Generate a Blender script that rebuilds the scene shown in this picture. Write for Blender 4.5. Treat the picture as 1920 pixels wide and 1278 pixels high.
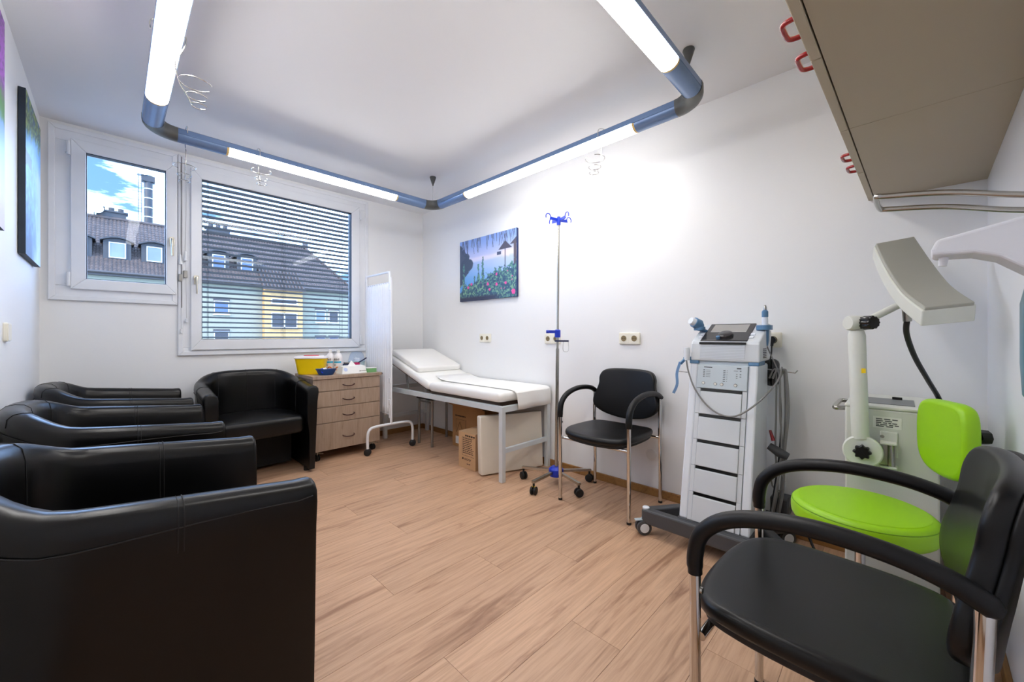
import bpy, bmesh, math, random
import numpy as np
from mathutils import Vector, Matrix

random.seed(7)
PI = math.pi
SC = bpy.context.scene
for o in list(bpy.data.objects):
    bpy.data.objects.remove(o)
COL = SC.collection

# ------------------------------------------------------------------ camera
YAW = math.radians(45.5)
EYE = 1.05
cam_data = bpy.data.cameras.new('camera')
cam = bpy.data.objects.new('camera', cam_data)
COL.objects.link(cam)
cam.location = (0, 0, EYE)
cam.rotation_euler = (PI / 2, 0, -YAW)
cam_data.sensor_fit = 'HORIZONTAL'
cam_data.sensor_width = 36.0
cam_data.lens = 735.0 / 1920.0 * 36.0
cam_data.shift_y = -8.0 / 1920.0
cam_data.clip_start = 0.02
cam_data.clip_end = 400
SC.camera = cam

# ------------------------------------------------------------------ world, sun, exposure
SKY_STRENGTH = 1.0
SUN_STRENGTH = 4.0
LAMP_STRENGTH = 16.0
LAMP_COLOR = (1.0, 0.97, 0.935)
SC.view_settings.view_transform = 'Standard'
SC.view_settings.look = 'None'
SC.view_settings.gamma = 1.0
SC.view_settings.use_curve_mapping = False
SC.view_settings.exposure = 0.9
SC.cycles.use_denoising = True
SC.cycles.max_bounces = 9
SC.cycles.diffuse_bounces = 6
SC.cycles.glossy_bounces = 4
SC.cycles.transparent_max_bounces = 16
SC.cycles.caustics_reflective = False
SC.cycles.caustics_refractive = False
SC.cycles.sample_clamp_indirect = 6.0

world = bpy.data.worlds.new('sky')
SC.world = world
world.use_nodes = True
wt = world.node_tree
wt.nodes.clear()
wo = wt.nodes.new('ShaderNodeOutputWorld')
wb = wt.nodes.new('ShaderNodeBackground')
tc = wt.nodes.new('ShaderNodeTexCoord')
sep = wt.nodes.new('ShaderNodeSeparateXYZ')
ramp = wt.nodes.new('ShaderNodeValToRGB')
ramp.color_ramp.elements[0].position = 0.0
ramp.color_ramp.elements[0].color = (0.24, 0.46, 0.78, 1)
ramp.color_ramp.elements[1].position = 0.6
ramp.color_ramp.elements[1].color = (0.10, 0.27, 0.70, 1)
mp = wt.nodes.new('ShaderNodeMapping')
mp.inputs['Scale'].default_value = (1.3, 1.3, 5.5)
mp.inputs['Location'].default_value = (1 * 1.7, 1 * 0.9, 1 * 2.3)
mp.inputs['Rotation'].default_value = (0.0, 0.25, 0.6)
nz = wt.nodes.new('ShaderNodeTexNoise')
nz.inputs['Scale'].default_value = 2.6
nz.inputs['Detail'].default_value = 7
nz.inputs['Roughness'].default_value = 0.6
cr = wt.nodes.new('ShaderNodeValToRGB')
cr.color_ramp.elements[0].position = 0.42
cr.color_ramp.elements[0].color = (0, 0, 0, 1)
cr.color_ramp.elements[1].position = 0.66
cr.color_ramp.elements[1].color = (1, 1, 1, 1)
mx = wt.nodes.new('ShaderNodeMixRGB')
mx.inputs['Color2'].default_value = (5.6, 8.6, 14.5, 1)
wt.links.new(tc.outputs['Generated'], sep.inputs[0])
wt.links.new(sep.outputs['Z'], ramp.inputs['Fac'])
wt.links.new(tc.outputs['Generated'], mp.inputs['Vector'])
wt.links.new(mp.outputs[0], nz.inputs['Vector'])
wt.links.new(nz.outputs['Fac'], cr.inputs['Fac'])
wt.links.new(cr.outputs['Color'], mx.inputs['Fac'])
wt.links.new(ramp.outputs['Color'], mx.inputs['Color1'])
wt.links.new(mx.outputs['Color'], wb.inputs['Color'])
wb.inputs['Strength'].default_value = SKY_STRENGTH
wt.links.new(wb.outputs[0], wo.inputs[0])

sun_data = bpy.data.lights.new('sun', 'SUN')
sun_data.energy = SUN_STRENGTH
sun_data.angle = math.radians(1.0)
sun_data.color = (1.0, 0.86, 0.66)
sun = bpy.data.objects.new('sun', sun_data)
COL.objects.link(sun)
sun.location = (-30, 20, 30)
sun.rotation_euler = Vector((1.0, 0.42, -0.62)).to_track_quat('-Z', 'Y').to_euler()

# ------------------------------------------------------------------ room constants (metres)
XL, XR, YN, YW, ZC = -0.33, 2.51, -0.264, 3.91, 2.46

# ------------------------------------------------------------------ materials
def s2l(c):
    return tuple(((x / 255) / 12.92 if x / 255 <= 0.04045 else ((x / 255 + 0.055) / 1.055) ** 2.4) for x in c)

MATS = {}
def mat(name, rgb, rough=0.5, metal=0.0, bump=0.0, bscale=200.0, spec=0.5, var=0.0, vscale=8.0, coat=0.0, alpha=1.0, trans=0.0, sheen=0.0):
    m = bpy.data.materials.new(name)
    m.use_nodes = True
    nt = m.node_tree
    b = nt.nodes['Principled BSDF']
    col = s2l(rgb) + (1,)
    b.inputs['Base Color'].default_value = col
    b.inputs['Roughness'].default_value = rough
    b.inputs['Metallic'].default_value = metal
    b.inputs['Specular IOR Level'].default_value = spec
    b.inputs['Coat Weight'].default_value = coat
    b.inputs['Transmission Weight'].default_value = trans
    if bump or var:
        t = nt.nodes.new('ShaderNodeTexCoord')
    if var:
        n = nt.nodes.new('ShaderNodeTexNoise')
        n.inputs['Scale'].default_value = vscale
        n.inputs['Detail'].default_value = 5
        nt.links.new(t.outputs['Object'], n.inputs['Vector'])
        r = nt.nodes.new('ShaderNodeValToRGB')
        r.color_ramp.elements[0].position = 0.3
        r.color_ramp.elements[1].position = 0.7
        r.color_ramp.elements[0].color = tuple(x * (1 - var) for x in col[:3]) + (1,)
        r.color_ramp.elements[1].color = tuple(min(1, x * (1 + var)) for x in col[:3]) + (1,)
        nt.links.new(n.outputs['Fac'], r.inputs['Fac'])
        nt.links.new(r.outputs['Color'], b.inputs['Base Color'])
    if bump:
        n2 = nt.nodes.new('ShaderNodeTexNoise')
        n2.inputs['Scale'].default_value = bscale
        n2.inputs['Detail'].default_value = 3
        nt.links.new(t.outputs['Object'], n2.inputs['Vector'])
        bp = nt.nodes.new('ShaderNodeBump')
        bp.inputs['Strength'].default_value = bump
        bp.inputs['Distance'].default_value = 0.002
        nt.links.new(n2.outputs['Fac'], bp.inputs['Height'])
        nt.links.new(bp.outputs['Normal'], b.inputs['Normal'])
    MATS[name] = m
    return m

def glass_mat(name, tint=(1, 1, 1), refl=0.06):
    m = bpy.data.materials.new(name)
    m.use_nodes = True
    nt = m.node_tree
    nt.nodes.clear()
    out = nt.nodes.new('ShaderNodeOutputMaterial')
    tr = nt.nodes.new('ShaderNodeBsdfTransparent')
    tr.inputs['Color'].default_value = tuple(tint) + (1,)
    gl = nt.nodes.new('ShaderNodeBsdfGlossy')
    gl.inputs['Roughness'].default_value = 0.02
    lw = nt.nodes.new('ShaderNodeLayerWeight')
    lw.inputs['Blend'].default_value = 0.5
    pw_ = nt.nodes.new('ShaderNodeMath'); pw_.operation = 'POWER'
    pw_.inputs[1].default_value = 4.0
    nt.links.new(lw.outputs['Facing'], pw_.inputs[0])
    mr_ = nt.nodes.new('ShaderNodeMapRange')
    mr_.inputs['To Min'].default_value = refl * 0.1
    mr_.inputs['To Max'].default_value = 0.3
    nt.links.new(pw_.outputs[0], mr_.inputs['Value'])
    mi = nt.nodes.new('ShaderNodeMixShader')
    nt.links.new(mr_.outputs[0], mi.inputs['Fac'])
    nt.links.new(tr.outputs[0], mi.inputs[1])
    nt.links.new(gl.outputs[0], mi.inputs[2])
    nt.links.new(mi.outputs[0], out.inputs[0])
    MATS[name] = m
    return m

def emit_mat(name, rgb, strength):
    m = bpy.data.materials.new(name)
    m.use_nodes = True
    nt = m.node_tree
    b = nt.nodes['Principled BSDF']
    b.inputs['Base Color'].default_value = (0.9, 0.9, 0.9, 1)
    b.inputs['Emission Color'].default_value = tuple(rgb) + (1,)
    b.inputs['Emission Strength'].default_value = strength
    MATS[name] = m
    return m

def wood_mat(name, light, dark, scale_along, rough=0.42, axis='X', rnd=0.12, contrast=1.0, bump=0.12):
    """grain that runs along one object axis; every object gets its own offset and tone"""
    m = bpy.data.materials.new(name)
    m.use_nodes = True
    nt = m.node_tree
    b = nt.nodes['Principled BSDF']
    b.inputs['Roughness'].default_value = rough
    t = nt.nodes.new('ShaderNodeTexCoord')
    oi = nt.nodes.new('ShaderNodeObjectInfo')
    vm = nt.nodes.new('ShaderNodeVectorMath'); vm.operation = 'SCALE'
    vm.inputs[0].default_value = (37.0, 53.0, 91.0)
    nt.links.new(oi.outputs['Random'], vm.inputs['Scale'])
    ad = nt.nodes.new('ShaderNodeVectorMath'); ad.operation = 'ADD'
    nt.links.new(t.outputs['Object'], ad.inputs[0])
    nt.links.new(vm.outputs[0], ad.inputs[1])
    def noise(sc, detail, dist, rough_=0.6):
        mp_ = nt.nodes.new('ShaderNodeMapping')
        v = [sc[1]] * 3
        v['XYZ'.index(axis)] = sc[0]
        mp_.inputs['Scale'].default_value = v
        nt.links.new(ad.outputs[0], mp_.inputs['Vector'])
        n_ = nt.nodes.new('ShaderNodeTexNoise')
        n_.inputs['Scale'].default_value = 1.0
        n_.inputs['Detail'].default_value = detail
        n_.inputs['Roughness'].default_value = rough_
        n_.inputs['Distortion'].default_value = dist
        nt.links.new(mp_.outputs[0], n_.inputs['Vector'])
        return n_
    a = noise((scale_along, scale_along * 9), 5, 1.6)
    c = noise((scale_along * 3.5, scale_along * 75), 4, 0.4)
    r1 = nt.nodes.new('ShaderNodeValToRGB')
    L, D = s2l(light), s2l(dark)
    mid = tuple((x + y) / 2 for x, y in zip(L, D))
    r1.color_ramp.elements[0].position = 0.30
    r1.color_ramp.elements[0].color = D + (1,)
    r1.color_ramp.elements[1].position = 0.62
    r1.color_ramp.elements[1].color = L + (1,)
    e = r1.color_ramp.elements.new(0.43)
    e.color = tuple(m_ * 0.45 + l_ * 0.55 for m_, l_ in zip(mid, L)) + (1,)
    nt.links.new(a.outputs['Fac'], r1.inputs['Fac'])
    r2 = nt.nodes.new('ShaderNodeValToRGB')
    r2.color_ramp.elements[0].position = 0.32
    k = 1 - 0.26 * contrast
    r2.color_ramp.elements[0].color = (k, k * 0.97, k * 0.94, 1)
    r2.color_ramp.elements[1].position = 0.58
    r2.color_ramp.elements[1].color = (1, 1, 1, 1)
    nt.links.new(c.outputs['Fac'], r2.inputs['Fac'])
    mu = nt.nodes.new('ShaderNodeMixRGB'); mu.blend_type = 'MULTIPLY'
    mu.inputs['Fac'].default_value = 1.0
    nt.links.new(r1.outputs['Color'], mu.inputs['Color1'])
    nt.links.new(r2.outputs['Color'], mu.inputs['Color2'])
    hs = nt.nodes.new('ShaderNodeHueSaturation')
    mr = nt.nodes.new('ShaderNodeMapRange')
    mr.inputs['To Min'].default_value = 1 - rnd
    mr.inputs['To Max'].default_value = 1 + rnd
    nt.links.new(oi.outputs['Random'], mr.inputs['Value'])
    nt.links.new(mr.outputs[0], hs.inputs['Value'])
    nt.links.new(mu.outputs['Color'], hs.inputs['Color'])
    nt.links.new(hs.outputs['Color'], b.inputs['Base Color'])
    bp = nt.nodes.new('ShaderNodeBump')
    bp.inputs['Strength'].default_value = bump
    bp.inputs['Distance'].default_value = 0.001
    nt.links.new(c.outputs['Fac'], bp.inputs['Height'])
    nt.links.new(bp.outputs['Normal'], b.inputs['Normal'])
    MATS[name] = m
    return m

M = MATS
mat('wall_paint', (236, 237, 238), 0.55, bump=0.08, bscale=260)
mat('ceiling_paint', (232, 233, 236), 0.7, bump=0.05, bscale=200)
mat('satin_paint', (226, 229, 235), 0.32, bump=0.05, bscale=12)
mat('subfloor', (96, 74, 58), 0.8, var=0.1)
wood_mat('floor_wood', (207, 168, 137), (160, 120, 93), 1.3, rough=0.38, rnd=0.06, contrast=0.8)
wood_mat('drawer_wood', (172, 151, 133), (148, 126, 108), 2.2, rough=0.45, axis='Z', rnd=0.03, contrast=0.6)
wood_mat('skirting_wood', (158, 116, 66), (126, 88, 46), 1.5, rough=0.5, axis='X', rnd=0.05, contrast=0.6)
mat('plastic_white', (228, 231, 236), 0.32, var=0.02)
mat('gasket', (32, 36, 44), 0.5, var=0.05)
mat('handle_steel', (196, 190, 176), 0.3, 0.9, var=0.04)
glass_mat('window_glass', (0.97, 0.985, 1.0))
glass_mat('clear_plastic', (0.93, 0.96, 1.0))
mat('blind_slat', (104, 102, 98), 0.45, 0.1, var=0.04)
mat('cord', (190, 192, 196), 0.6, var=0.05)
mat('dark_cord', (50, 50, 54), 0.6, var=0.05)
mat('leather', (6, 6, 7), 0.29, bump=0.06, bscale=420, spec=0.34)
mat('leather_seam', (7, 7, 9), 0.6, var=0.1)
mat('fabric_black', (24, 24, 27), 0.85, bump=0.3, bscale=600)
mat('vinyl', (10, 10, 11), 0.34, bump=0.05, bscale=500, spec=0.32)
mat('rubber_arm', (13, 13, 15), 0.42, bump=0.04, bscale=300, spec=0.3)
mat('rubber', (18, 18, 20), 0.6, var=0.1)
mat('chrome', (214, 212, 208), 0.09, 1.0, bump=0.005, bscale=40)
mat('steel', (176, 174, 168), 0.24, 1.0, var=0.04)
mat('grey_steel', (150, 150, 148), 0.35, 0.8, var=0.04)
mat('couch_frame', (212, 219, 222), 0.4, 0.15, var=0.03)
mat('mattress', (244, 244, 241), 0.42, bump=0.1, bscale=120)
mat('paper', (243, 243, 241), 0.75, bump=0.1, bscale=60)
mat('pillow', (242, 241, 238), 0.5, bump=0.12, bscale=100)
mat('brown_board', (74, 56, 44), 0.7, var=0.1)
mat('cardboard', (172, 130, 84), 0.8, var=0.06, bump=0.1, bscale=150)
mat('cardboard_light', (196, 158, 118), 0.8, var=0.06, bump=0.1, bscale=150)
mat('ink', (52, 40, 32), 0.8, var=0.05)
mat('label_white', (232, 232, 228), 0.6, var=0.02)
mat('cream_vinyl', (226, 219, 205), 0.45, bump=0.15, bscale=90, var=0.02)
mat('screen_frame', (232, 235, 240), 0.35, var=0.02)
mat('curtain', (240, 243, 248), 0.8, bump=0.1, bscale=300)
mat('handle_brown', (66, 34, 30), 0.35, var=0.1)
mat('yellow_plastic', (245, 207, 0), 0.38, var=0.03)
mat('lid_white', (240, 236, 236), 0.4, var=0.02)
mat('red_plastic', (214, 40, 70), 0.4, var=0.05)
mat('blue_plastic', (18, 66, 128), 0.35, var=0.06)
mat('royal_blue', (14, 52, 190), 0.3, var=0.05)
mat('navy', (26, 38, 78), 0.5, var=0.08)
mat('label_cyan', (52, 176, 214), 0.5, var=0.04)
mat('label_orange', (240, 132, 40), 0.5, var=0.04)
mat('mint_plastic', (196, 222, 226), 0.4, var=0.03)
mat('green_card', (112, 168, 110), 0.5, var=0.05)
mat('magenta', (190, 26, 96), 0.5, var=0.05)
mat('pale_blue_print', (186, 200, 232), 0.6, var=0.05)
mat('device_white', (206, 212, 218), 0.38, var=0.015)
mat('device_pale', (222, 228, 236), 0.38, var=0.015)
mat('panel_grey', (188, 200, 208), 0.4, var=0.015)
mat('device_dark', (70, 72, 76), 0.45, var=0.04)
mat('bezel', (44, 43, 46), 0.22, var=0.04)
mat('lcd', (152, 150, 148), 0.2, var=0.02)
mat('steel_blue', (84, 126, 166), 0.35, var=0.04)
mat('ribbon_blue', (120, 160, 208), 0.45, var=0.04)
mat('black_gloss', (12, 12, 14), 0.2, var=0.05)
mat('cable_grey', (128, 128, 128), 0.5, var=0.05)
mat('cable_black', (22, 24, 28), 0.45, var=0.05)
mat('socket_cream', (236, 233, 220), 0.35, var=0.015)
mat('socket_hole', (128, 112, 78), 0.5, var=0.05)
mat('mw_white', (212, 214, 206), 0.42, var=0.02)
mat('mw_grey', (166, 166, 156), 0.42, var=0.02)
mat('mw_panel', (112, 116, 116), 0.45, var=0.04)
mat('lime', (150, 205, 4), 0.42, bump=0.12, bscale=400)
mat('lime_seam', (110, 160, 2), 0.6, var=0.05)
mat('cabinet_beige', (170, 158, 136), 0.5, var=0.02, vscale=3)
mat('cabinet_door', (178, 166, 144), 0.5, var=0.02, vscale=3)
mat('handle_red', (150, 14, 26), 0.22, var=0.05, coat=0.4)
mat('teal', (38, 110, 132), 0.3, var=0.08)
mat('dispenser_white', (226, 228, 234), 0.35, var=0.02)
mat('lamp_blue', (112, 138, 178), 0.26, 0.25, var=0.03)
mat('lamp_grey', (92, 94, 92), 0.4, 0.3, var=0.04)
mat('wire', (206, 204, 200), 0.2, 0.9, var=0.04)
mat('wall_cover', (226, 227, 228), 0.5, var=0.01)
emit_mat('diffuser', LAMP_COLOR, LAMP_STRENGTH)
mat('diffuser_cap', (222, 190, 120), 0.4, var=0.05)
mat('facade', (122, 117, 96), 0.85, var=0.05, vscale=0.6)
mat('facade_tan', (160, 124, 76), 0.85, var=0.04, vscale=0.6)
mat('roof_tile', (58, 45, 37), 0.75, var=0.3, vscale=2.2)
mat('slate_cladding', (40, 37, 35), 0.7, var=0.1, vscale=2)
mat('far_frame', (176, 172, 164), 0.5, var=0.02)
mat('far_glass_blue', (58, 72, 104), 0.5, var=0.25, vscale=0.8)
mat('far_glass_grey', (92, 98, 104), 0.5, var=0.15, vscale=0.8)
mat('far_glass_dark', (36, 31, 29), 0.5, var=0.2, vscale=0.8)
mat('gutter', (62, 54, 48), 0.5, 0.3, var=0.1)
mat('flue', (34, 31, 30), 0.6, 0.0, var=0.15, vscale=2)
mat('dish', (226, 228, 230), 0.5, var=0.02)
mat('asphalt', (110, 110, 108), 0.9, var=0.1, vscale=0.4)

# ------------------------------------------------------------------ mesh builder
class MB:
    def __init__(self):
        self.v = []; self.f = []
    def add(self, vs, fs):
        o = len(self.v)
        self.v += [tuple(p) for p in vs]
        self.f += [tuple(i + o for i in q) for q in fs]
        return self
    def bx(self, x0, x1, y0, y1, z0, z1):
        vs = [(x, y, z) for z in (z0, z1) for y in (y0, y1) for x in (x0, x1)]
        return self.add(vs, [(0, 2, 3, 1), (4, 5, 7, 6), (0, 1, 5, 4), (2, 6, 7, 3), (0, 4, 6, 2), (1, 3, 7, 5)])
    def bar(self, p0, p1, w, h, up=(0, 0, 1)):
        p0, p1 = Vector(p0), Vector(p1)
        d = (p1 - p0).normalized(); u = Vector(up)
        s = d.cross(u).normalized(); u = s.cross(d).normalized()
        vs = []
        for p in (p0, p1):
            for a, b in ((-1, -1), (1, -1), (1, 1), (-1, 1)):
                vs.append(p + s * a * w / 2 + u * b * h / 2)
        return self.add(vs, [(3, 2, 1, 0), (4, 5, 6, 7), (0, 1, 5, 4), (1, 2, 6, 5), (2, 3, 7, 6), (3, 0, 4, 7)])
    def loft(self, rings, closed=True, cap0=True, cap1=True):
        n = len(rings[0]); vs = [p for r in rings for p in r]; fs = []
        for i in range(len(rings) - 1):
            for j in range(n if closed else n - 1):
                k = (j + 1) % n
                fs.append((i * n + j, i * n + k, (i + 1) * n + k, (i + 1) * n + j))
        if cap0: fs.append(tuple(reversed(range(n))))
        if cap1: fs.append(tuple(range((len(rings) - 1) * n, len(rings) * n)))
        return self.add(vs, fs)
    def tube(self, path, r, n=10, caps=True, closed=False):
        P = [Vector(p) for p in path]
        m = len(P)
        R = r if isinstance(r, (list, tuple)) else [r] * m
        rings = []; prev = None
        for i in range(m):
            if closed:
                t = (P[(i + 1) % m] - P[i - 1]).normalized()
            else:
                t = (P[min(i + 1, m - 1)] - P[max(i - 1, 0)]).normalized()
            if prev is None:
                a = Vector((0, 0, 1)) if abs(t.z) < 0.9 else Vector((1, 0, 0))
                u = t.cross(a).normalized()
            else:
                u = (prev - t * prev.dot(t)).normalized()
            prev = u; w = t.cross(u)
            rings.append([P[i] + (u * math.cos(2 * PI * j / n) + w * math.sin(2 * PI * j / n)) * R[i] for j in range(n)])
        if closed:
            rings.append(rings[0])
            return self.loft(rings, True, False, False)
        return self.loft(rings, True, caps, caps)
    def cyl(self, p0, p1, r0, r1=None, n=20):
        return self.tube([p0, p1], [r0, r0 if r1 is None else r1], n)
    def lathe(self, prof, n=28, o=(0, 0, 0), axis='Z'):
        rings = []
        for r, z in prof:
            ring = []
            for j in range(n):
                a = 2 * PI * j / n
                x, y = r * math.cos(a), r * math.sin(a)
                p = (x, y, z) if axis == 'Z' else ((z, x, y) if axis == 'X' else (y, z, x))
                ring.append((p[0] + o[0], p[1] + o[1], p[2] + o[2]))
            rings.append(ring)
        if prof[0][0] > 0.002 and prof[-1][0] > 0.002 and abs(prof[0][0] - prof[-1][0]) < 0.004:
            return self.loft(rings + [rings[0]], True, False, False)
        return self.loft(rings)
    def prism(self, poly, a0, a1, plane='XZ'):
        def mk(p, a):
            return {'XZ': (p[0], a, p[1]), 'YZ': (a, p[0], p[1]), 'XY': (p[0], p[1], a)}[plane]
        return self.loft([[mk(p, a0) for p in poly], [mk(p, a1) for p in poly]])
    def xf(self, mtx):
        self.v = [tuple(mtx @ Vector(p)) for p in self.v]
        return self
    def mesh(self, name, smooth=True, angle=38):
        me = bpy.data.meshes.new(name)
        me.from_pydata(self.v, [], self.f)
        bm = bmesh.new(); bm.from_mesh(me)
        bmesh.ops.recalc_face_normals(bm, faces=bm.faces)
        if smooth:
            for f in bm.faces: f.smooth = True
            lim = math.radians(angle)
            for e in bm.edges:
                if len(e.link_faces) == 2 and e.calc_face_angle(0) > lim: e.smooth = False
        bm.to_mesh(me); bm.free()
        return me
    def build(self, name, material, parent=None, smooth=True, angle=38, bevel=0, seg=2, sub=0):
        me = self.mesh(name, smooth, angle)
        me.materials.append(MATS[material])
        o = bpy.data.objects.new(name, me)
        COL.objects.link(o)
        if parent: o.parent = parent
        if bevel:
            b = o.modifiers.new('bevel', 'BEVEL')
            b.width = bevel; b.segments = seg; b.limit_method = 'ANGLE'; b.angle_limit = math.radians(38)
            b.harden_normals = False
        if sub:
            s = o.modifiers.new('sub', 'SUBSURF'); s.levels = sub; s.render_levels = sub
        return o

def tag(o, label, cat, group=None):
    o['label'] = label; o['category'] = cat
    if group: o['group'] = group
    return o
def struct(o):
    o['kind'] = 'structure'
    return o
def empty(name, loc=(0, 0, 0), rz=0.0):
    o = bpy.data.objects.new(name, None)
    COL.objects.link(o)
    o.location = loc; o.rotation_euler = (0, 0, rz)
    o.empty_display_size = 0.05
    return o
def copy_tree(o, parent=None):
    c = o.copy(); COL.objects.link(c); c.parent = parent
    for ch in list(o.children): copy_tree(ch, c)
    return c
def catmull(pts, n=8, closed=False):
    P = [Vector(p) for p in pts]; out = []; m = len(P)
    rng = range(m if closed else m - 1)
    for i in rng:
        if closed:
            p0, p1, p2, p3 = P[i - 1], P[i], P[(i + 1) % m], P[(i + 2) % m]
        else:
            p0, p1, p2, p3 = P[max(i - 1, 0)], P[i], P[i + 1], P[min(i + 2, m - 1)]
        for k in range(n):
            t = k / n
            out.append(0.5 * ((2 * p1) + (p2 - p0) * t + (2 * p0 - 5 * p1 + 4 * p2 - p3) * t * t + (3 * p1 - p0 - 3 * p2 + p3) * t ** 3))
    if not closed: out.append(P[-1])
    return out
def outline2d(pts, n=6):
    return [(p.x, p.y) for p in catmull([(a, b, 0) for a, b in pts], n, True)]
def rrect(w, d, r, n=5):
    out = []
    for cx, cy, a0 in ((w / 2 - r, d / 2 - r, 0), (-w / 2 + r, d / 2 - r, 90), (-w / 2 + r, -d / 2 + r, 180), (w / 2 - r, -d / 2 + r, 270)):
        for k in range(n + 1):
            a = math.radians(a0 + 90 * k / n)
            out.append((cx + r * math.cos(a), cy + r * math.sin(a)))
    return out
def cushion_rings(outl, z0, z1, r, crown=0.0, c=None, k=4, warp=None):
    """soft pad: outline swept up with rounded edges and a crowned top"""
    cx = sum(p[0] for p in outl) / len(outl) if c is None else c[0]
    cy = sum(p[1] for p in outl) / len(outl) if c is None else c[1]
    size = max(math.hypot(p[0] - cx, p[1] - cy) for p in outl)
    def ring(ins, z):
        s = max(0.001, 1 - ins / size)
        q = [(cx + (p[0] - cx) * s, cy + (p[1] - cy) * s, z) for p in outl]
        return [warp(a) for a in q] if warp else q
    R = []
    for s in (0.03, 0.5, 0.85): R.append(ring(size * (1 - s), z0))
    for i in range(k + 1):
        a = PI / 2 * i / k
        R.append(ring(r * (1 - math.sin(a)), z0 + r * (1 - math.cos(a))))
    for i in range(k + 1):
        a = PI / 2 * i / k
        R.append(ring(r * (1 - math.cos(a)), z1 - r * (1 - math.sin(a))))
    for s in (0.88, 0.74, 0.56, 0.36, 0.18, 0.04):
        u = s / (1 - r / size)
        R.append(ring(size * (1 - s), z1 + crown * (1 - min(1, u) ** 2)))
    return R

# ------------------------------------------------------------------ the room
T = 0.12
fl = struct(MB().bx(XL, XR, YN, YW, -0.12, -0.006).build('floor', 'subfloor', smooth=False))
PW, PL = 0.2, 1.22
row0 = 0.66 - 5 * PW
starts = {0: 1.19, 1: 0.76, 2: 1.52, 3: 1.23, 4: 0.80, 5: 1.54, 6: 1.10}
full_mesh = None
k = 0
while True:
    y0_, y1_ = row0 + k * PW, row0 + (k + 1) * PW
    if y0_ > YW: break
    ya, yb = max(y0_, YN), min(y1_, YW)
    if yb - ya > 0.01:
        idx = k - 5
        s = starts.get(idx, random.uniform(0.1, 1.2))
        while s > XL: s -= PL
        x = s
        while x < XR:
            xa, xb = max(x, XL), min(x + PL, XR)
            if xb - xa > 0.012:
                g = 0.0006
                full = (xb - xa > PL - 1e-6) and (yb - ya > PW - 1e-6)
                hx, hy = (xb - xa) / 2 - g, (yb - ya) / 2 - g
                if full and full_mesh:
                    o = bpy.data.objects.new('plank', full_mesh); COL.objects.link(o)
                    o.parent = fl
                else:
                    o = MB().bx(-hx, hx, -hy, hy, -0.006, 0.0).build('plank', 'floor_wood', fl, smooth=False)
                    if full: full_mesh = o.data
                o.location = ((xa + xb) / 2, (ya + yb) / 2, 0)
            x += PL
    k += 1
struct(MB().bx(XL - T, XR + T, YN - T, YW + T, ZC, ZC + 0.15).build('ceiling', 'ceiling_paint', smooth=False))
struct(MB().bx(XL - T, XL, YN - T, YW + T, -0.12, ZC).build('wall_left', 'wall_paint', smooth=False))
struct(MB().bx(XR, XR + T, YN - T, YW + T, -0.12, ZC).build('wall_right', 'wall_paint', smooth=False))
NANG = math.radians(-2.0)          # this wall is not quite square to the others
def near(x, d=0.0):
    """point on the near wall at distance x from the corner, d in front of it"""
    return (XR - x * math.cos(NANG) - d * math.sin(NANG), YN - x * math.sin(NANG) + d * math.cos(NANG))
wn = struct(MB().bx(-2.95, 0.1, -T, 0, -0.12, ZC).build('wall_near', 'satin_paint', smooth=False))
wn.location = (XR, YN, 0); wn.rotation_euler = (0, 0, NANG)
# window wall with its stepped opening
WX0, WXM, WX1, WZ1, WZL, WZR = -0.295, 0.345, 1.845, 2.437, 1.29, 0.905
wb_ = MB()
wb_.bx(XL, XR, YW, YW + T, -0.12, WZR).bx(XL, WXM, YW, YW + T, WZR, WZL).bx(XL, WX0, YW, YW + T, WZL, ZC)
wb_.bx(WX1, XR, YW, YW + T, WZR, ZC).bx(WX0, WX1, YW, YW + T, WZ1, ZC)
struct(wb_.build('wall_back', 'wall_paint', smooth=False))
# skirting boards
for nm, a in (('baseboard_right', (XR - 0.014, XR, YN, YW)), ('baseboard_left', (XL, XL + 0.014, YN, YW)),
              ('baseboard_back', (XL + 0.014, XR - 0.014, YW - 0.014, YW))):
    struct(MB().bx(a[0], a[1], a[2], a[3], 0.0, 0.052).build(nm, 'skirting_wood', smooth=False, bevel=0.003))

bn = struct(MB().bx(-2.83, -0.015, 0, 0.014, 0.0, 0.052).build('baseboard_near', 'skirting_wood', smooth=False, bevel=0.003))
bn.location = (XR, YN, 0); bn.rotation_euler = (0, 0, NANG)

# ------------------------------------------------------------------ windows
def frame_boxes(mb, x0, x1, z0, z1, w, ya, yb):
    """four mitred members"""
    q = [((x0, z0), (x1, z0), (x1 - w, z0 + w), (x0 + w, z0 + w)), ((x0, z1), (x0 + w, z1 - w), (x1 - w, z1 - w), (x1, z1)),
         ((x0, z0), (x0 + w, z0 + w), (x0 + w, z1 - w), (x0, z1)), ((x1, z0), (x1, z1), (x1 - w, z1 - w), (x1 - w, z0 + w))]
    for p in q: mb.prism(p, ya, yb, 'XZ')
    return mb
def frame_rect(mb, x0, x1, z0, z1, wx0, wx1, wz0, wz1, ya, yb):
    mb.bx(x0, x1, ya, yb, z0, z0 + wz0).bx(x0, x1, ya, yb, z1 - wz1, z1)
    mb.bx(x0, x0 + wx0, ya, yb, z0 + wz0, z1 - wz1).bx(x1 - wx1, x1, ya, yb, z0 + wz0, z1 - wz1)
    return mb
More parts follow.
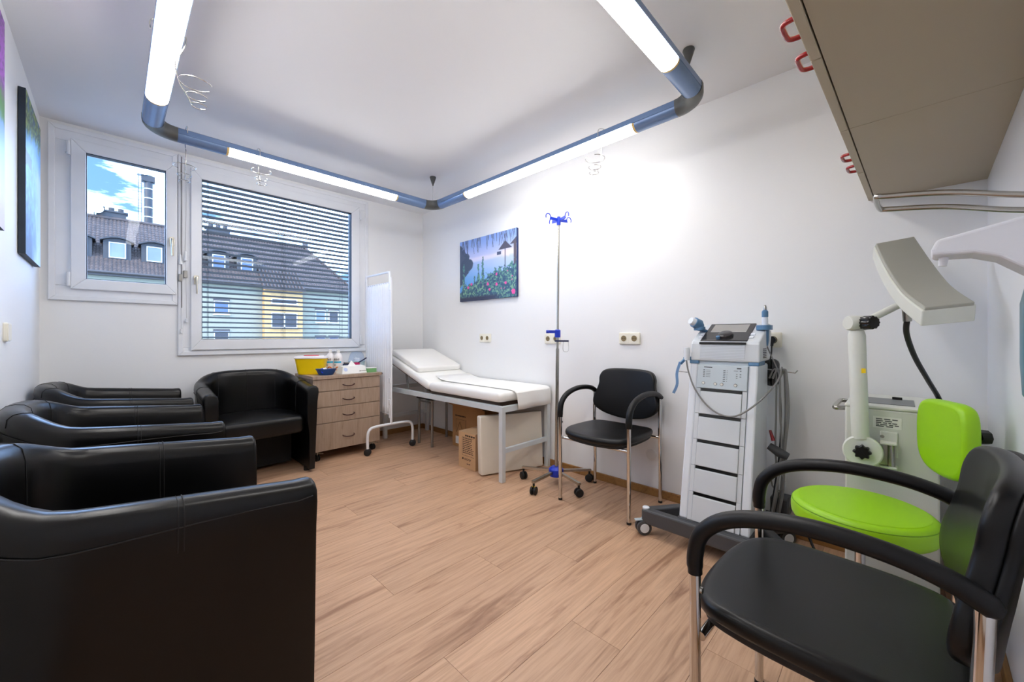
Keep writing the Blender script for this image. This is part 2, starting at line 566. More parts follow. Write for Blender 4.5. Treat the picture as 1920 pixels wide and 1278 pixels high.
def window(name, outer, sash, glass, handle, hinges):
    x0, x1, z0, z1 = outer
    w = frame_rect(MB(), x0, x1, z0, z1, sash[0] + 0.02 - x0, x1 - sash[1] + 0.02, sash[2] + 0.02 - z0, z1 - sash[3] + 0.02, YW - 0.012, YW + 0.07).build(name, 'plastic_white', smooth=False, bevel=0.003)
    struct(w)
    # raised outer cover strips of the frame
    frame_boxes(MB(), x0 + 0.001, x1 - 0.001, z0 + 0.001, z1 - 0.001, 0.03, YW - 0.022, YW - 0.011).build('cover_strip', 'plastic_white', w, smooth=False, bevel=0.003)
    sw = (glass[0] - sash[0] + sash[1] - glass[1] + glass[2] - sash[2] + sash[3] - glass[3]) / 4
    sh = MB()
    X0, X1, Z0, Z1 = sash; a, b, c, d = glass
    for p in (((X0, Z0), (X1, Z0), (b, c), (a, c)), ((X0, Z1), (a, d), (b, d), (X1, Z1)), ((X0, Z0), (a, c), (a, d), (X0, Z1)), ((X1, Z0), (X1, Z1), (b, d), (b, c))):
        sh.prism(p, YW - 0.034, YW + 0.045, 'XZ')
    so = sh.build('sash', 'plastic_white', w, smooth=False, bevel=0.004)
    frame_boxes(MB(), a - 0.002, b + 0.002, c - 0.002, d + 0.002, 0.006, YW - 0.026, YW + 0.02).build('gasket', 'gasket', w, smooth=False)
    MB().bx(a - 0.001, b + 0.001, YW + 0.0, YW + 0.004, c - 0.001, d + 0.001).build('pane', 'window_glass', w, smooth=False)
    hx, hz = handle
    h = MB().prism([(hx + p[0], hz + 0.0 + p[1]) for p in rrect(0.028, 0.068, 0.006, 3)], YW - 0.044, YW - 0.033, 'XZ').build('handle', 'handle_steel', w)
    MB().cyl((hx, YW - 0.044, hz + 0.012), (hx, YW - 0.072, hz + 0.012), 0.009).tube(
        catmull([(hx, YW - 0.066, hz + 0.018), (hx, YW - 0.072, hz - 0.02), (hx + 0.002, YW - 0.074, hz - 0.11)], 5), [0.0095] * 5 + [0.008] * 6, 10).build('lever', 'handle_steel', h)
    for (qx, qz) in hinges:
        MB().cyl((qx, YW - 0.036, qz - 0.045), (qx, YW - 0.036, qz + 0.045), 0.009, n=12).bx(qx - 0.016, qx + 0.016, YW - 0.03, YW - 0.01, qz - 0.03, qz + 0.03).build('hinge', 'plastic_white', w)
    return w
window('window_1', (WX0, WXM - 0.002, WZL, WZ1), (-0.196, 0.335, 1.367, 2.36), (-0.127, 0.276, 1.438, 2.284), (0.308, 1.76), [(-0.205, 2.29), (-0.205, 1.43)])
w2 = window('window_2', (WXM, WX1, WZR, WZ1), (0.42, 1.749, 0.947, 2.36), (0.486, 1.667, 1.03, 2.282), (0.452, 1.49), [(1.757, 2.28), (1.757, 1.02)])
MB().bx(0.364, 0.368, YW - 0.026, YW - 0.021, 1.27, 2.42).build('dark_gap_strip', 'gasket', w2, smooth=False)  # thin dark strip standing in for the shaded gap between the window frames

# cords of the blind, hanging on the post between the windows
for cx, zt, zb, lab in ((0.358, 1.60, 1.08, 'thin white blind cord with tassel on the window post, beside the small window'),
                        (0.388, 1.63, 1.16, 'thin white blind cord with tassel on the window post, beside the large window')):
    r = empty('blind_cord', (cx, YW - 0.03, zb))
    MB().tube(catmull([(0, 0.012, 2.415 - zb), (0.004, 0, 2.1 - zb), (-0.002, 0, zt + 0.05 - zb)], 6), 0.0022, 6).build('cord', 'cord', r)
    MB().lathe([(0.002, 0.075), (0.006, 0.07), (0.008, 0.03), (0.013, 0.0), (0.002, -0.001)], 12, (0, 0, zt - zb)).build('tassel', 'plastic_white', r)
    MB().tube([(0.002, 0, zt - zb), (0.006, 0.0, 0.0)], 0.0014, 6).build('cord', 'cord', r)
    MB().bx(-0.011, 0.011, -0.004, 0.013, zt - zb - 0.13, zt - zb - 0.075).build('cord_cleat', 'grey_steel', r, bevel=0.003)
    MB().lathe([(0.002, 0.03), (0.008, 0.026), (0.008, 0.0), (0.002, -0.004)], 10, (0.006, 0, 0)).build('cord_weight', 'plastic_white', r)
    tag(r, lab, 'cord', 'blind cords between the windows')

# ------------------------------------------------------------------ exterior blind
vb = tag(empty('venetian_blind', (1.08, YW + 0.165, 1.0)), 'grey slatted blind hanging outside the large window', 'blind')
sl = MB()
hw = 0.64
cs = []
for i in range(7):
    u = -1 + 2 * i / 6
    cs.append((u * 0.027, 0.0045 * (1 - u * u) - u * 0.0052))
ring_t = [(y, z + 0.0006) for y, z in cs] + [(y, z - 0.0006) for y, z in reversed(cs)]
sl.loft([[(-hw, y, z) for y, z in ring_t], [(hw, y, z) for y, z in ring_t]])
slat0 = sl.build('slat', 'blind_slat', vb)
for i in range(31):
    o = slat0 if i == 0 else slat0.copy()
    if i: COL.objects.link(o)
    o.location = (0, 0, 0.045 + i * 0.0415)
MB().bx(-hw, hw, -0.028, 0.028, 0.0, 0.014).build('bottom_rail', 'blind_slat', vb, bevel=0.003)
MB().bx(-hw, hw, -0.03, 0.03, 1.345, 1.40).build('head_rail', 'blind_slat', vb, bevel=0.003)
for xx in (-0.53, 0.02, 0.035, 0.56):
    MB().bx(xx - 0.0012, xx + 0.0012, -0.0305, -0.0285, 0.0, 1.35).bx(xx - 0.0012, xx + 0.0012, 0.0285, 0.0305, 0.0, 1.35).build('ladder_cord', 'dark_cord', vb, smooth=False)
for xx in (-hw - 0.012, hw + 0.012):
    MB().bx(xx - 0.011, xx + 0.011, -0.02, 0.02, -0.03, 1.40).build('guide_rail', 'blind_slat', vb, smooth=False)

# ------------------------------------------------------------------ outside: the house opposite
struct(MB().bx(-60, 90, 4.6, 120, -9.3, -9.0).build('ground', 'asphalt', smooth=False))
HB = tag(empty('apartment_building', (5, 45, -9.0)), 'pale green apartment block with dark tiled roof and dormers', 'building')
OX, OY, OZ = 5, 45, -9.0
def hb(mb, name, m, parent=None, **kw):
    mb.v = [(x - OX, y - OY, z - OZ) for x, y, z in mb.v]
    return mb.build(name, m, parent or HB, **kw)
EZ, RZ, EY, RY = 6.15, 11.5, 44.5, 50.0
XB0, XB1, XRG = -16.0, 19.6, 15.9
hb(MB().bx(XB0, XB1 - 0.4, 45.0, 55.0, -9.0, EZ), 'wall', 'facade', smooth=False)
# tiled roof: courses of wavy tiles, clipped by the hip
def roof_z(y): return EZ + (y - EY) * (RZ - EZ) / (RY - EY)
rt = MB()
tw, ncourse = 0.25, 21
for c in range(ncourse):
    ya = EY + (RY - EY) * c / ncourse; yb = EY + (RY - EY) * (c + 1) / ncourse + 0.05
    xm = XB1 + (XRG - XB1) * (c + 0.5) / ncourse
    nx = int((xm - XB0) / tw)
    lo, hi = [], []
    for i in range(nx * 4 + 1):
        x = XB0 + i * tw / 4
        ph = (i % 4)
        dz = (0.0, 0.05, 0.075, 0.05)[ph]
        lo.append((x, ya, roof_z(ya) + dz + 0.06)); hi.append((x, yb, roof_z(yb) + dz))
    base = [(p[0], p[1], p[2] - 0.09) for p in lo]
    rt.loft([base, lo, hi], closed=False, cap0=False, cap1=False)
ro = hb(rt, 'roof_tiles', 'roof_tile', smooth=False); ro['kind'] = 'stuff'
hb(MB().add([(XB0, EY, EZ - 0.05), (XB1, EY, EZ - 0.05), (XRG, RY, RZ - 0.05), (XB0, RY, RZ - 0.05), (XB1, 55.5, EZ - 0.05), (XB0, 55.5, EZ - 0.05)],
            [(0, 1, 2, 3), (1, 4, 2), (3, 2, 4, 5), (0, 3, 5), (0, 5, 4, 1)]), 'roof', 'roof_tile', smooth=False)
hb(MB().tube([(XB0, RY, RZ + 0.08), (XRG, RY, RZ + 0.08)], 0.16, 10), 'ridge_cap', 'roof_tile')
hb(MB().tube([(XRG, RY, RZ + 0.06), (XB1, EY, EZ + 0.10)], 0.13, 10), 'hip_cap', 'roof_tile')
hb(MB().tube([(XB0, EY - 0.05, EZ), (10.3, EY - 0.05, EZ)], 0.11, 8).tube([(13.9, EY - 0.05, EZ), (XB1, EY - 0.05, EZ)], 0.11, 8), 'gutter', 'gutter')
hb(MB().bx(XB0, XB1 - 0.3, 44.62, 45.0, EZ - 0.25, EZ - 0.02), 'eaves_board', 'gutter', smooth=False)
# projecting stair bay
hb(MB().bx(10.4, 13.85, 44.2, 45.2, -9.0, 5.75), 'bay', 'facade_tan', smooth=False)
hb(MB().prism([(43.85, 5.68), (43.85, 5.8), (46.2, 7.9), (46.2, 7.4)], 10.2, 14.05, 'YZ'), 'bay_roof', 'roof_tile', smooth=False)
for q in range(12):
    hb(MB().cyl((10.3 + q * 0.32, 43.8, 5.88), (10.3 + q * 0.32, 46.2, 8.0), 0.07, n=6), 'bay_tile', 'roof_tile')
def far_window(x, z, w, h, yf, gm, mull=0, sill=True, parent=None, lintel=True):
    fr = frame_rect(MB(), x - w / 2, x + w / 2, z, z + h, 0.07, 0.07, 0.07, 0.07, yf - 0.05, yf + 0.08)
    for i in range(mull):
        xx = x - w / 2 + w * (i + 1) / (mull + 1)
        fr.bx(xx - 0.06, xx + 0.06, yf - 0.05, yf + 0.05, z, z + h)
    if sill: fr.bx(x - w / 2 - 0.08, x + w / 2 + 0.08, yf - 0.14, yf, z - 0.07, z)
    o = hb(fr, 'window', 'far_frame', parent, smooth=False)
    p = MB().bx(x - w / 2 + 0.05, x + w / 2 - 0.05, yf - 0.03, yf + 0.02, z + 0.05, z + h - 0.05)
    p.v = [(a - OX, b - OY, c - OZ) for a, b, c in p.v]
    p.build('pane', gm, o, smooth=False)
    if lintel:
        l = MB().bx(x - w / 2 - 0.05, x + w / 2 + 0.05, yf - 0.07, yf - 0.01, z + h, z + h + 0.2)
        l.v = [(a - OX, b - OY, c - OZ) for a, b, c in l.v]
        l.build('shutter_box', 'gutter', o, smooth=False)
for x in (-4.6, 1.2, 7.1):
    far_window(x, 3.15, 1.15, 1.25, 45.0, 'far_glass_blue' if x > 5 else 'far_glass_grey')
    far_window(x, 0.2, 1.15, 1.35, 45.0, 'far_glass_dark')
    far_window(x, -2.8, 1.15, 1.35, 45.0, 'far_glass_dark')
for x, g3, g2 in ((15.9, 'far_glass_grey', 'far_glass_blue'), (17.3, 'far_glass_dark', 'far_glass_blue')):
    far_window(x, 2.6, 1.05, 1.35, 45.0, g3)
    far_window(x, -0.35, 1.05, 1.35, 45.0, g2)
    far_window(x, -3.3, 1.05, 1.35, 45.0, g2)
far_window(12.15, 1.95, 2.35, 1.5, 44.2, 'far_glass_dark', 1, lintel=False)
far_window(12.15, 4.35, 2.35, 0.5, 44.2, 'far_glass_dark', 0, lintel=False)
far_window(12.15, -1.6, 2.35, 1.5, 44.2, 'far_glass_dark', 1, lintel=False)
# dormers in a row on the roof
for i, dx in enumerate((-4.25, -2.0, 0.25, 2.5, 4.75, 7.0, 9.25)):
    yf = 45.75
    body = MB().prism([(dx - 0.82, roof_z(yf) - 0.4), (dx + 0.82, roof_z(yf) - 0.4), (dx + 0.82, 8.88), (dx + 0.45, 9.06), (dx, 9.12), (dx - 0.45, 9.06), (dx - 0.82, 8.88)], yf, 49.0, 'XZ')
    d = hb(body, 'dormer', 'slate_cladding', smooth=False)
    cap = MB().prism([(dx - 1.0, 8.84), (dx - 0.45, 9.08), (dx, 9.15), (dx + 0.45, 9.08), (dx + 1.0, 8.84), (dx + 1.0, 8.94), (dx + 0.45, 9.19), (dx, 9.26), (dx - 0.45, 9.19), (dx - 1.0, 8.94)], yf - 0.25, 48.8, 'XZ')
    cap.v = [(a - OX, b - OY, c - OZ) for a, b, c in cap.v]
    cap.build('dormer_roof', 'slate_cladding', d, smooth=False)
    fr = frame_rect(MB(), dx - 0.5, dx + 0.5, 7.5, 8.78, 0.07, 0.07, 0.07, 0.07, yf - 0.08, yf + 0.05)
    fr.v = [(a - OX, b - OY, c - OZ) for a, b, c in fr.v]
    fr.build('window_frame', 'far_frame', d, smooth=False)
    pn = MB().bx(dx - 0.44, dx + 0.44, yf - 0.05, yf + 0.02, 7.56, 8.72)
    pn.v = [(a - OX, b - OY, c - OZ) for a, b, c in pn.v]
    pn.build('pane', 'far_glass_blue' if dx > 5 else 'far_glass_grey', d, smooth=False)
# chimneys
for cx in (-0.75, 7.0):
    hb(MB().bx(cx - 0.3, cx + 1.6, 50.0, 50.9, 9.0, 12.15).bx(cx - 0.42, cx + 1.72, 49.9, 51.0, 12.15, 12.3), 'chimney', 'slate_cladding', smooth=False)
    for q in range(3):
        hb(MB().cyl((cx + 0.05 + q * 0.6, 50.4, 12.3), (cx + 0.05 + q * 0.6, 50.4, 12.62), 0.2, n=10), 'chimney_pot', 'slate_cladding')
hb(MB().cyl((16.0, 50.2, 11.0), (16.0, 50.2, 12.1), 0.3, n=8), 'roof_vent', 'gutter')
# steel flue behind the roof
fs = tag(empty('flue_stack', (2.67, 57.5, -9.0)), 'tall dark steel flue with ladder rising behind the tiled roof', 'chimney')
MB().cyl((0, 0, 0), (0, 0, 27.35), 0.355, n=18).build('pipe', 'flue', fs)
for q in range(9):
    MB().lathe([(0.352, -0.05), (0.385, -0.05), (0.385, 0.05), (0.352, 0.05)], 18, (0, 0, 18.9 + q)).build('band', 'steel', fs)
MB().bx(-0.55, 0.5, -0.4, 0.4, 26.65, 27.25).build('top_collar', 'slate_cladding', fs, smooth=False)
MB().bx(-0.9, -0.35, -0.5, 0.3, 27.25, 28.15).build('vent_box', 'far_frame', fs, smooth=False)
ld = MB().bx(-0.83, -0.78, -0.3, -0.25, 8, 27.25).bx(-0.58, -0.53, -0.3, -0.25, 8, 27.25)
for q in range(34): ld.bx(-0.8, -0.55, -0.29, -0.26, 17.0 + q * 0.3, 17.03 + q * 0.3)
ld.build('ladder', 'flue', fs, smooth=False)
sd = tag(empty('satellite_dish', (-1.15, 49.8, 11.2)), 'round white satellite dish on the roof ridge by the chimney', 'satellite dish')
dish = MB().lathe([(0.0, 0.0), (0.25, 0.03), (0.45, 0.1), (0.55, 0.18), (0.54, 0.2), (0.44, 0.125), (0.24, 0.055), (0.0, 0.03)], 24, axis='Y')
dish.xf(Matrix.Translation((0, 0, 1.05)) @ Matrix.Rotation(0.35, 4, 'Z') @ Matrix.Rotation(-PI, 4, 'Z') @ Matrix.Rotation(0.35, 4, 'X'))
dish.build('dish', 'dish', sd)
MB().cyl((0, 0.1, 0), (0, 0.1, 1.1), 0.04, n=8).build('mast', 'flue', sd)

# ------------------------------------------------------------------ hanging light loop
LZ = 2.21
FX0, FX1, FY0, FY1 = 0.15, 2.02, 0.69, 2.965
lt = tag(empty('pendant_light', ((FX0 + FX1) / 2, (FY0 + FY1) / 2, LZ)), 'blue rectangular pendant light loop with four lit tubes', 'light')
lcx, lcy = (FX0 + FX1) / 2, (FY0 + FY1) / 2
HWD, TOP, DEP = 0.044, 0.036, 0.034
def low_arc(n=10, w=HWD, d=DEP, off=0.0):
    return [(w * math.cos(PI + PI * i / n), off + d * math.sin(PI + PI * i / n)) for i in range(n + 1)]
full_prof = [(HWD, TOP - 0.008), (HWD - 0.012, TOP), (-HWD + 0.012, TOP), (-HWD, TOP - 0.008)] + low_arc()
chan_prof = [(HWD, TOP - 0.008), (HWD - 0.012, TOP), (-HWD + 0.012, TOP), (-HWD, TOP - 0.008), (-HWD, 0.0), (HWD, 0.0)]
low_prof = low_arc(12, HWD - 0.002, DEP, -0.0005)
def seg(prof, a, b, axis):
    (x, y) = a
    if axis == 'X': return [[(x - lcx, y - lcy + u, w) for u, w in prof], [(b[0] - lcx, b[1] - lcy + u, w) for u, w in prof]]
    return [[(x - lcx + u, y - lcy, w) for u, w in prof], [(b[0] - lcx + u, b[1] - lcy, w) for u, w in prof]]
ER = 0.11
for axis, fixed, s0, s1, l0, l1 in (('X', FY1, FX0 + ER, FX1 - ER, 0.49, 1.645), ('Y', FX1, FY0 + ER, FY1 - ER, 1.02, 2.50),
                                    ('X', FY0, FX0 + ER, FX1 - ER, 0.49, 1.66), ('Y', FX0, FY0 + ER, FY1 - ER, 1.11, 2.57)):
    pt = (lambda t: (t, fixed)) if axis == 'X' else (lambda t: (fixed, t))
    MB().loft(seg(chan_prof, pt(s0), pt(s1), axis)).build('channel', 'lamp_blue', lt)
    for a, b in ((s0, l0), (l1, s1)):
        MB().loft(seg(low_prof, pt(a), pt(b), axis)).build('cover', 'lamp_blue', lt)
    MB().loft(seg(low_prof, pt(l0 + 0.012), pt(l1 - 0.012), axis)).build('diffuser', 'diffuser', lt)
    for a, b in ((l0, l0 + 0.012), (l1 - 0.012, l1)):
        MB().loft(seg(low_prof, pt(a), pt(b), axis)).build('diffuser_end', 'diffuser_cap', lt)
for cx, cy, a0 in ((FX1 - ER, FY1 - ER, 0), (FX0 + ER, FY1 - ER, 90), (FX0 + ER, FY0 + ER, 180), (FX1 - ER, FY0 + ER, 270)):
    rings = []
    for i in range(9):
        a = math.radians(a0 + 90 * i / 8)
        rings.append([(cx - lcx + (ER + u * 1.03) * math.cos(a), cy - lcy + (ER + u * 1.03) * math.sin(a), w * 1.02) for u, w in full_prof])
    MB().loft(rings).build('elbow', 'lamp_grey', lt)
for cx, cy in ((FX1 - 0.015, FY1 - 0.015), (FX1 - 0.015, FY0 + 0.015), (FX0 + 0.015, FY1 - 0.015), (FX0 + 0.015, FY0 + 0.015)):
    sx = cx - lcx + (-0.025 if cx > 1 else 0.025); sy = cy - lcy + (-0.025 if cy > 1.5 else 0.025)
    cn = MB().lathe([(0.0, 0.0), (0.026, 0.0), (0.028, -0.006), (0.004, -0.08), (0.0, -0.08)], 20, (sx, sy, ZC - LZ)).build('ceiling_cone', 'lamp_grey', lt)
    MB().cyl((sx, sy, TOP - 0.01), (sx, sy, ZC - LZ - 0.075), 0.0014, n=6).build('wire', 'grey_steel', cn)

# wire infusion-bottle holders hooked over the loop
def bottle_holder(loc, rz, label, drop=0.15):
    r = empty('bottle_holder', loc, rz)
    # local: tube runs along y, hook straddles it in the x-z plane, rings hang on +x side
    hk = catmull([(-0.052, 0, 0.01), (-0.05, 0, 0.042), (-0.02, 0, 0.062), (0.02, 0, 0.056), (0.05, 0, 0.036), (0.052, 0, 0.0), (0.036, 0, -0.045), (0.02, 0, -0.07), (0.03, 0, -drop), (0.055, 0, -drop - 0.045), (0.07, 0, -drop - 0.075)], 5)
    MB().tube(hk, 0.0024, 8).build('hook_stem', 'wire', r)
    for (px, pz, rad) in ((0.03, -drop + 0.01, 0.054), (0.054, -drop - 0.04, 0.034), (0.069, -drop - 0.075, 0.026)):
        pts = []
        for i in range(19):
            a = math.radians(180 - 152 + 304 * i / 18)
            pts.append((px + rad + rad * math.cos(a), rad * math.sin(a), pz))
        MB().tube(pts, 0.0022, 8).build('ring', 'wire', r)
    return tag(r, label, 'bottle holder', 'wire bottle holders on the light loop')
bottle_holder((FX0, 2.02, LZ), 0.0, 'wire bottle holder hooked over the loop side along the left wall')
bottle_holder((0.30, FY1, LZ), PI / 2, 'wire bottle holder at the loop corner in front of the small window', 0.15)
bottle_holder((0.66, FY1, LZ), -PI / 2, 'wire bottle holder on the lit tube before the large window', 0.12)
bottle_holder((FX1, 1.235, LZ), PI, 'wire bottle holder on the lit tube along the right wall')

# ------------------------------------------------------------------ pictures
def vnoise(w, h, cells, seed, octaves=3):
    rs = np.random.RandomState(seed); out = np.zeros((h, w)); amp = 1.0; tot = 0
    for o_ in range(octaves):
        cx, cy = cells * 2 ** o_, max(2, int(cells * 2 ** o_ * h / w))
        g = rs.rand(cy + 2, cx + 2)
        yy = np.linspace(0, cy, h, endpoint=False); xx = np.linspace(0, cx, w, endpoint=False)
        yi = yy.astype(int); xi = xx.astype(int)
        fy = (yy - yi)[:, None]; fx = (xx - xi)[None, :]
        fy = fy * fy * (3 - 2 * fy); fx = fx * fx * (3 - 2 * fx)
        a = g[np.ix_(yi, xi)]; b = g[np.ix_(yi, xi + 1)]; c = g[np.ix_(yi + 1, xi)]; d = g[np.ix_(yi + 1, xi + 1)]
        out += amp * ((a * (1 - fx) + b * fx) * (1 - fy) + (c * (1 - fx) + d * fx) * fy)
        tot += amp; amp *= 0.5
    return out / tot
def lerp(a, b, t):
    t = np.clip(t, 0, 1)[..., None]
    return np.array(a) * (1 - t) + np.array(b) * t
def sm(x, a, b):
    t = np.clip((x - a) / (b - a), 0, 1); return t * t * (3 - 2 * t)
def over(img, col, mask):
    return img * (1 - mask[..., None]) + np.array(col) * mask[..., None]
def art_lagoon(w, h):
    U, V = np.meshgrid((np.arange(w) + .5) / w, (np.arange(h) + .5) / h)
    n1 = vnoise(w, h, 6, 3); n2 = vnoise(w, h, 26, 5); n3 = vnoise(w, h, 60, 9, 2)
    img = lerp((196, 200, 242), (120, 158, 232), sm(V, 0.62, 1.0))
    water = lerp((70, 150, 226), (178, 196, 244), sm(V + 0.25 * U, 0.2, 0.85))
    img = over(img, (0, 0, 0), np.zeros((h, w)))
    img = np.where((V < 0.66)[..., None], water, img)
    img = over(img, (236, 226, 250), 0.7 * sm(0.06 - abs(V - 0.66 - 0.04 * (n1 - .5)), 0, 0.05))
    img = over(img, (248, 226, 240), 0.6 * sm(n1, 0.52, 0.7) * sm(0.16 - abs(V - 0.62), 0, 0.1) * sm(U, 0.2, 0.5))
    rock = sm(0.30 - U + 0.10 * (n2 - 0.5) - 0.8 * abs(V - 0.60) , 0.0, 0.03)
    img = over(img, (36, 54, 84), rock)
    img = over(img, (48, 62, 92), sm(0.12 - U - abs(V - 0.72) * 0.9 + 0.06 * (n2 - .5), 0, 0.02))
    # sun shades
    for cu, cv, hw_, hh in ((0.82, 0.86, 0.115, 0.13), (1.0, 0.88, 0.11, 0.10)):
        tri = sm(hw_ * (cv - V) / hh - abs(U - cu), 0, 0.012) * (V < cv) * (V > cv - hh)
        img = over(img, (54, 50, 72), tri)
    img = over(img, (50, 52, 76), ((abs(U - 0.82) < 0.008) & (V > 0.45) & (V < 0.95)).astype(float))
    img = over(img, (66, 54, 66), ((abs(U - 0.975) < 0.022) & (V > 0.1) & (V < 0.8)).astype(float))
    img = over(img, (48, 58, 92), ((abs(U - 0.72) < 0.035) & (abs(V - 0.68) < 0.022)).astype(float))
    hedge = sm(0.20 + 0.34 * U + 0.22 * (n2 - 0.5) + 0.06 * (n3 - .5) - V, 0, 0.02)
    tall = np.zeros((h, w))
    for cu, tp in ((0.44, 0.68), (0.36, 0.58), (0.08, 0.62), (0.29, 0.4)):
        tall = np.maximum(tall, sm(0.035 * (0.35 + (tp - V)) + 0.03 * (n3 - .5) - abs(U - cu - 0.02 * (n2 - .5)), 0, 0.006) * (V < tp))
    hedge = np.maximum(hedge, tall)
    fol = lerp((18, 56, 92), (66, 128, 118), sm(n3, 0.35, 0.68))
    fol = over(fol, (140, 182, 132), 0.6 * sm(n3 * 0.6 + n2 * 0.4, 0.58, 0.66) * sm(0.4 - V, -0.2, 0.2))
    fol = over(fol, (24, 30, 60), sm(0.07 - V, -0.02, 0.03) * sm(0.7 - U, -.1, .1))
    img = img * (1 - hedge[..., None]) + fol * hedge[..., None]
    rs = np.random.RandomState(4)
    for q in range(16):
        fu, fv = ((0.23, 0.27), (0.68, 0.37), (0.95, 0.08), (0.56, 0.15), (0.53, 0.24), (0.83, 0.22), (0.68, 0.22), (0.17, 0.22))[q] if q < 8 else (rs.uniform(.3, .95), rs.uniform(.08, .4))
        rr = (0.034 if q == 2 else 0.022) if q < 8 else 0.011
        img = over(img, (232, 60, 150), sm(rr + 0.012 * (n3 - .5) - np.hypot(U - fu, (V - fv) * h / w * 1.0), 0, 0.008))
    for q in range(58):
        u0 = rs.uniform(-0.02, 1.0); ln = rs.uniform(0.06, 0.26) * (1.1 - 0.4 * u0); sl_ = rs.uniform(-0.35, 0.35)
        line = sm(0.0055 - abs(U - u0 - sl_ * (1 - V) * 0.6), 0, 0.004) * (V > 1 - ln)
        img = over(img, (58, 66, 104), 0.85 * line)
    return np.clip(img * 0.86 + 32, 0, 255)
def art_palm(w, h):
    U, V = np.meshgrid((np.arange(w) + .5) / w, (np.arange(h) + .5) / h)
    n1 = vnoise(w, h, 5, 13); n2 = vnoise(w, h, 16, 15); n3 = vnoise(w, h, 44, 19, 2)
    img = lerp((20, 62, 120), (90, 160, 214), sm(n2 * 0.5 + V * 0.6, 0.25, 0.7))
    img = over(img, (196, 224, 244), sm(U * 0.9 + 0.25 * (n1 - .5), 0.25, 0.75) * sm(0.78 - V, 0, 0.2))
    leaf = sm(V + 0.16 * (n2 - .5) - 0.1 * U, 0.70, 0.80)
    lc = lerp((24, 54, 36), (150, 172, 60), sm(n3, 0.35, 0.68))
    img = img * (1 - leaf[..., None]) + lc * leaf[..., None]
    img = over(img, (40, 96, 168), sm(n2, .5, .62) * sm(V, .8, .95) * .7)
    img = over(img, (58, 48, 60), sm(0.05 - abs(V - 0.60 - 0.05 * (n1 - .5)), 0, .02) * sm(0.4 - U, 0, .1))
    return np.clip(img, 0, 255)
def art_bloom(w, h):
    U, V = np.meshgrid((np.arange(w) + .5) / w, (np.arange(h) + .5) / h)
    n1 = vnoise(w, h, 5, 23); n2 = vnoise(w, h, 14, 25); n3 = vnoise(w, h, 40, 29, 2)
    img = lerp((206, 196, 236), (110, 150, 214), sm(V, 0.1, 0.5))
    img = over(img, (70, 120, 60), sm(V + 0.12 * (n2 - .5), 0.45, 0.55))
    img = over(img, (140, 70, 170), sm(V + 0.2 * (n2 - .5), 0.60, 0.72))
    img = over(img, (90, 50, 120), sm(n3, .5, .65) * sm(V, .6, .7))
    return np.clip(img, 0, 255)

def print_mat():
    m = bpy.data.materials.new('canvas_print'); m.use_nodes = True
    nt = m.node_tree; b = nt.nodes['Principled BSDF']
    at = nt.nodes.new('ShaderNodeVertexColor'); at.layer_name = 'print'
    nt.links.new(at.outputs['Color'], b.inputs['Base Color'])
    b.inputs['Roughness'].default_value = 0.42
    MATS['canvas_print'] = m
print_mat()
def picture(name, label, loc, rz, w, h, th, art, nw, edge):
    """local: face towards -y, x to the right when looking at it"""
    nh = int(nw * h / w)
    o = MB().bx(-w / 2, w / 2, 0, th - 0.001, 0, h).build(name, edge, smooth=False)
    o.location = loc; o.rotation_euler = (0, 0, rz)
    img = art(nw, nh) / 255.0
    lin = np.where(img <= 0.04045, img / 12.92, ((img + 0.055) / 1.055) ** 2.4)
    vs = [(-w / 2 + w * i / (nw - 1), -0.0008, h * j / (nh - 1)) for j in range(nh) for i in range(nw)]
    fs = [(j * nw + i, j * nw + i + 1, (j + 1) * nw + i + 1, (j + 1) * nw + i) for j in range(nh - 1) for i in range(nw - 1)]
    me = bpy.data.meshes.new('print'); me.from_pydata(vs, [], fs)
    ca = me.color_attributes.new('print', 'FLOAT_COLOR', 'POINT')
    ca.data.foreach_set('color', np.concatenate([lin.reshape(-1, 3), np.ones((nw * nh, 1))], 1).astype('f').ravel())
    me.materials.append(MATS['canvas_print'])
    p = bpy.data.objects.new('print', me); COL.objects.link(p); p.parent = o
    return tag(o, label, 'picture')
mat('canvas_edge_blue', (40, 58, 110), 0.6, var=0.15, vscale=12)
mat('canvas_edge_dark', (30, 44, 60), 0.6, var=0.3, vscale=6)
picture('canvas_picture', 'canvas print of a blue lagoon with pink flowers over the couch', (XR - 0.026, 2.785, 1.405), -PI / 2, 0.80, 0.605, 0.024, art_lagoon, 220, 'canvas_edge_blue')
picture('canvas_picture', 'upright palm and water canvas print beside the small window', (XL + 0.026, 3.36, 1.462), PI / 2, 0.56, 0.82, 0.024, art_palm, 120, 'canvas_edge_dark')
picture('canvas_picture', 'purple and green canvas print cut off by the left picture edge', (XL + 0.026, 2.26, 1.472), PI / 2, 0.56, 0.83, 0.024, art_bloom, 120, 'canvas_edge_dark')

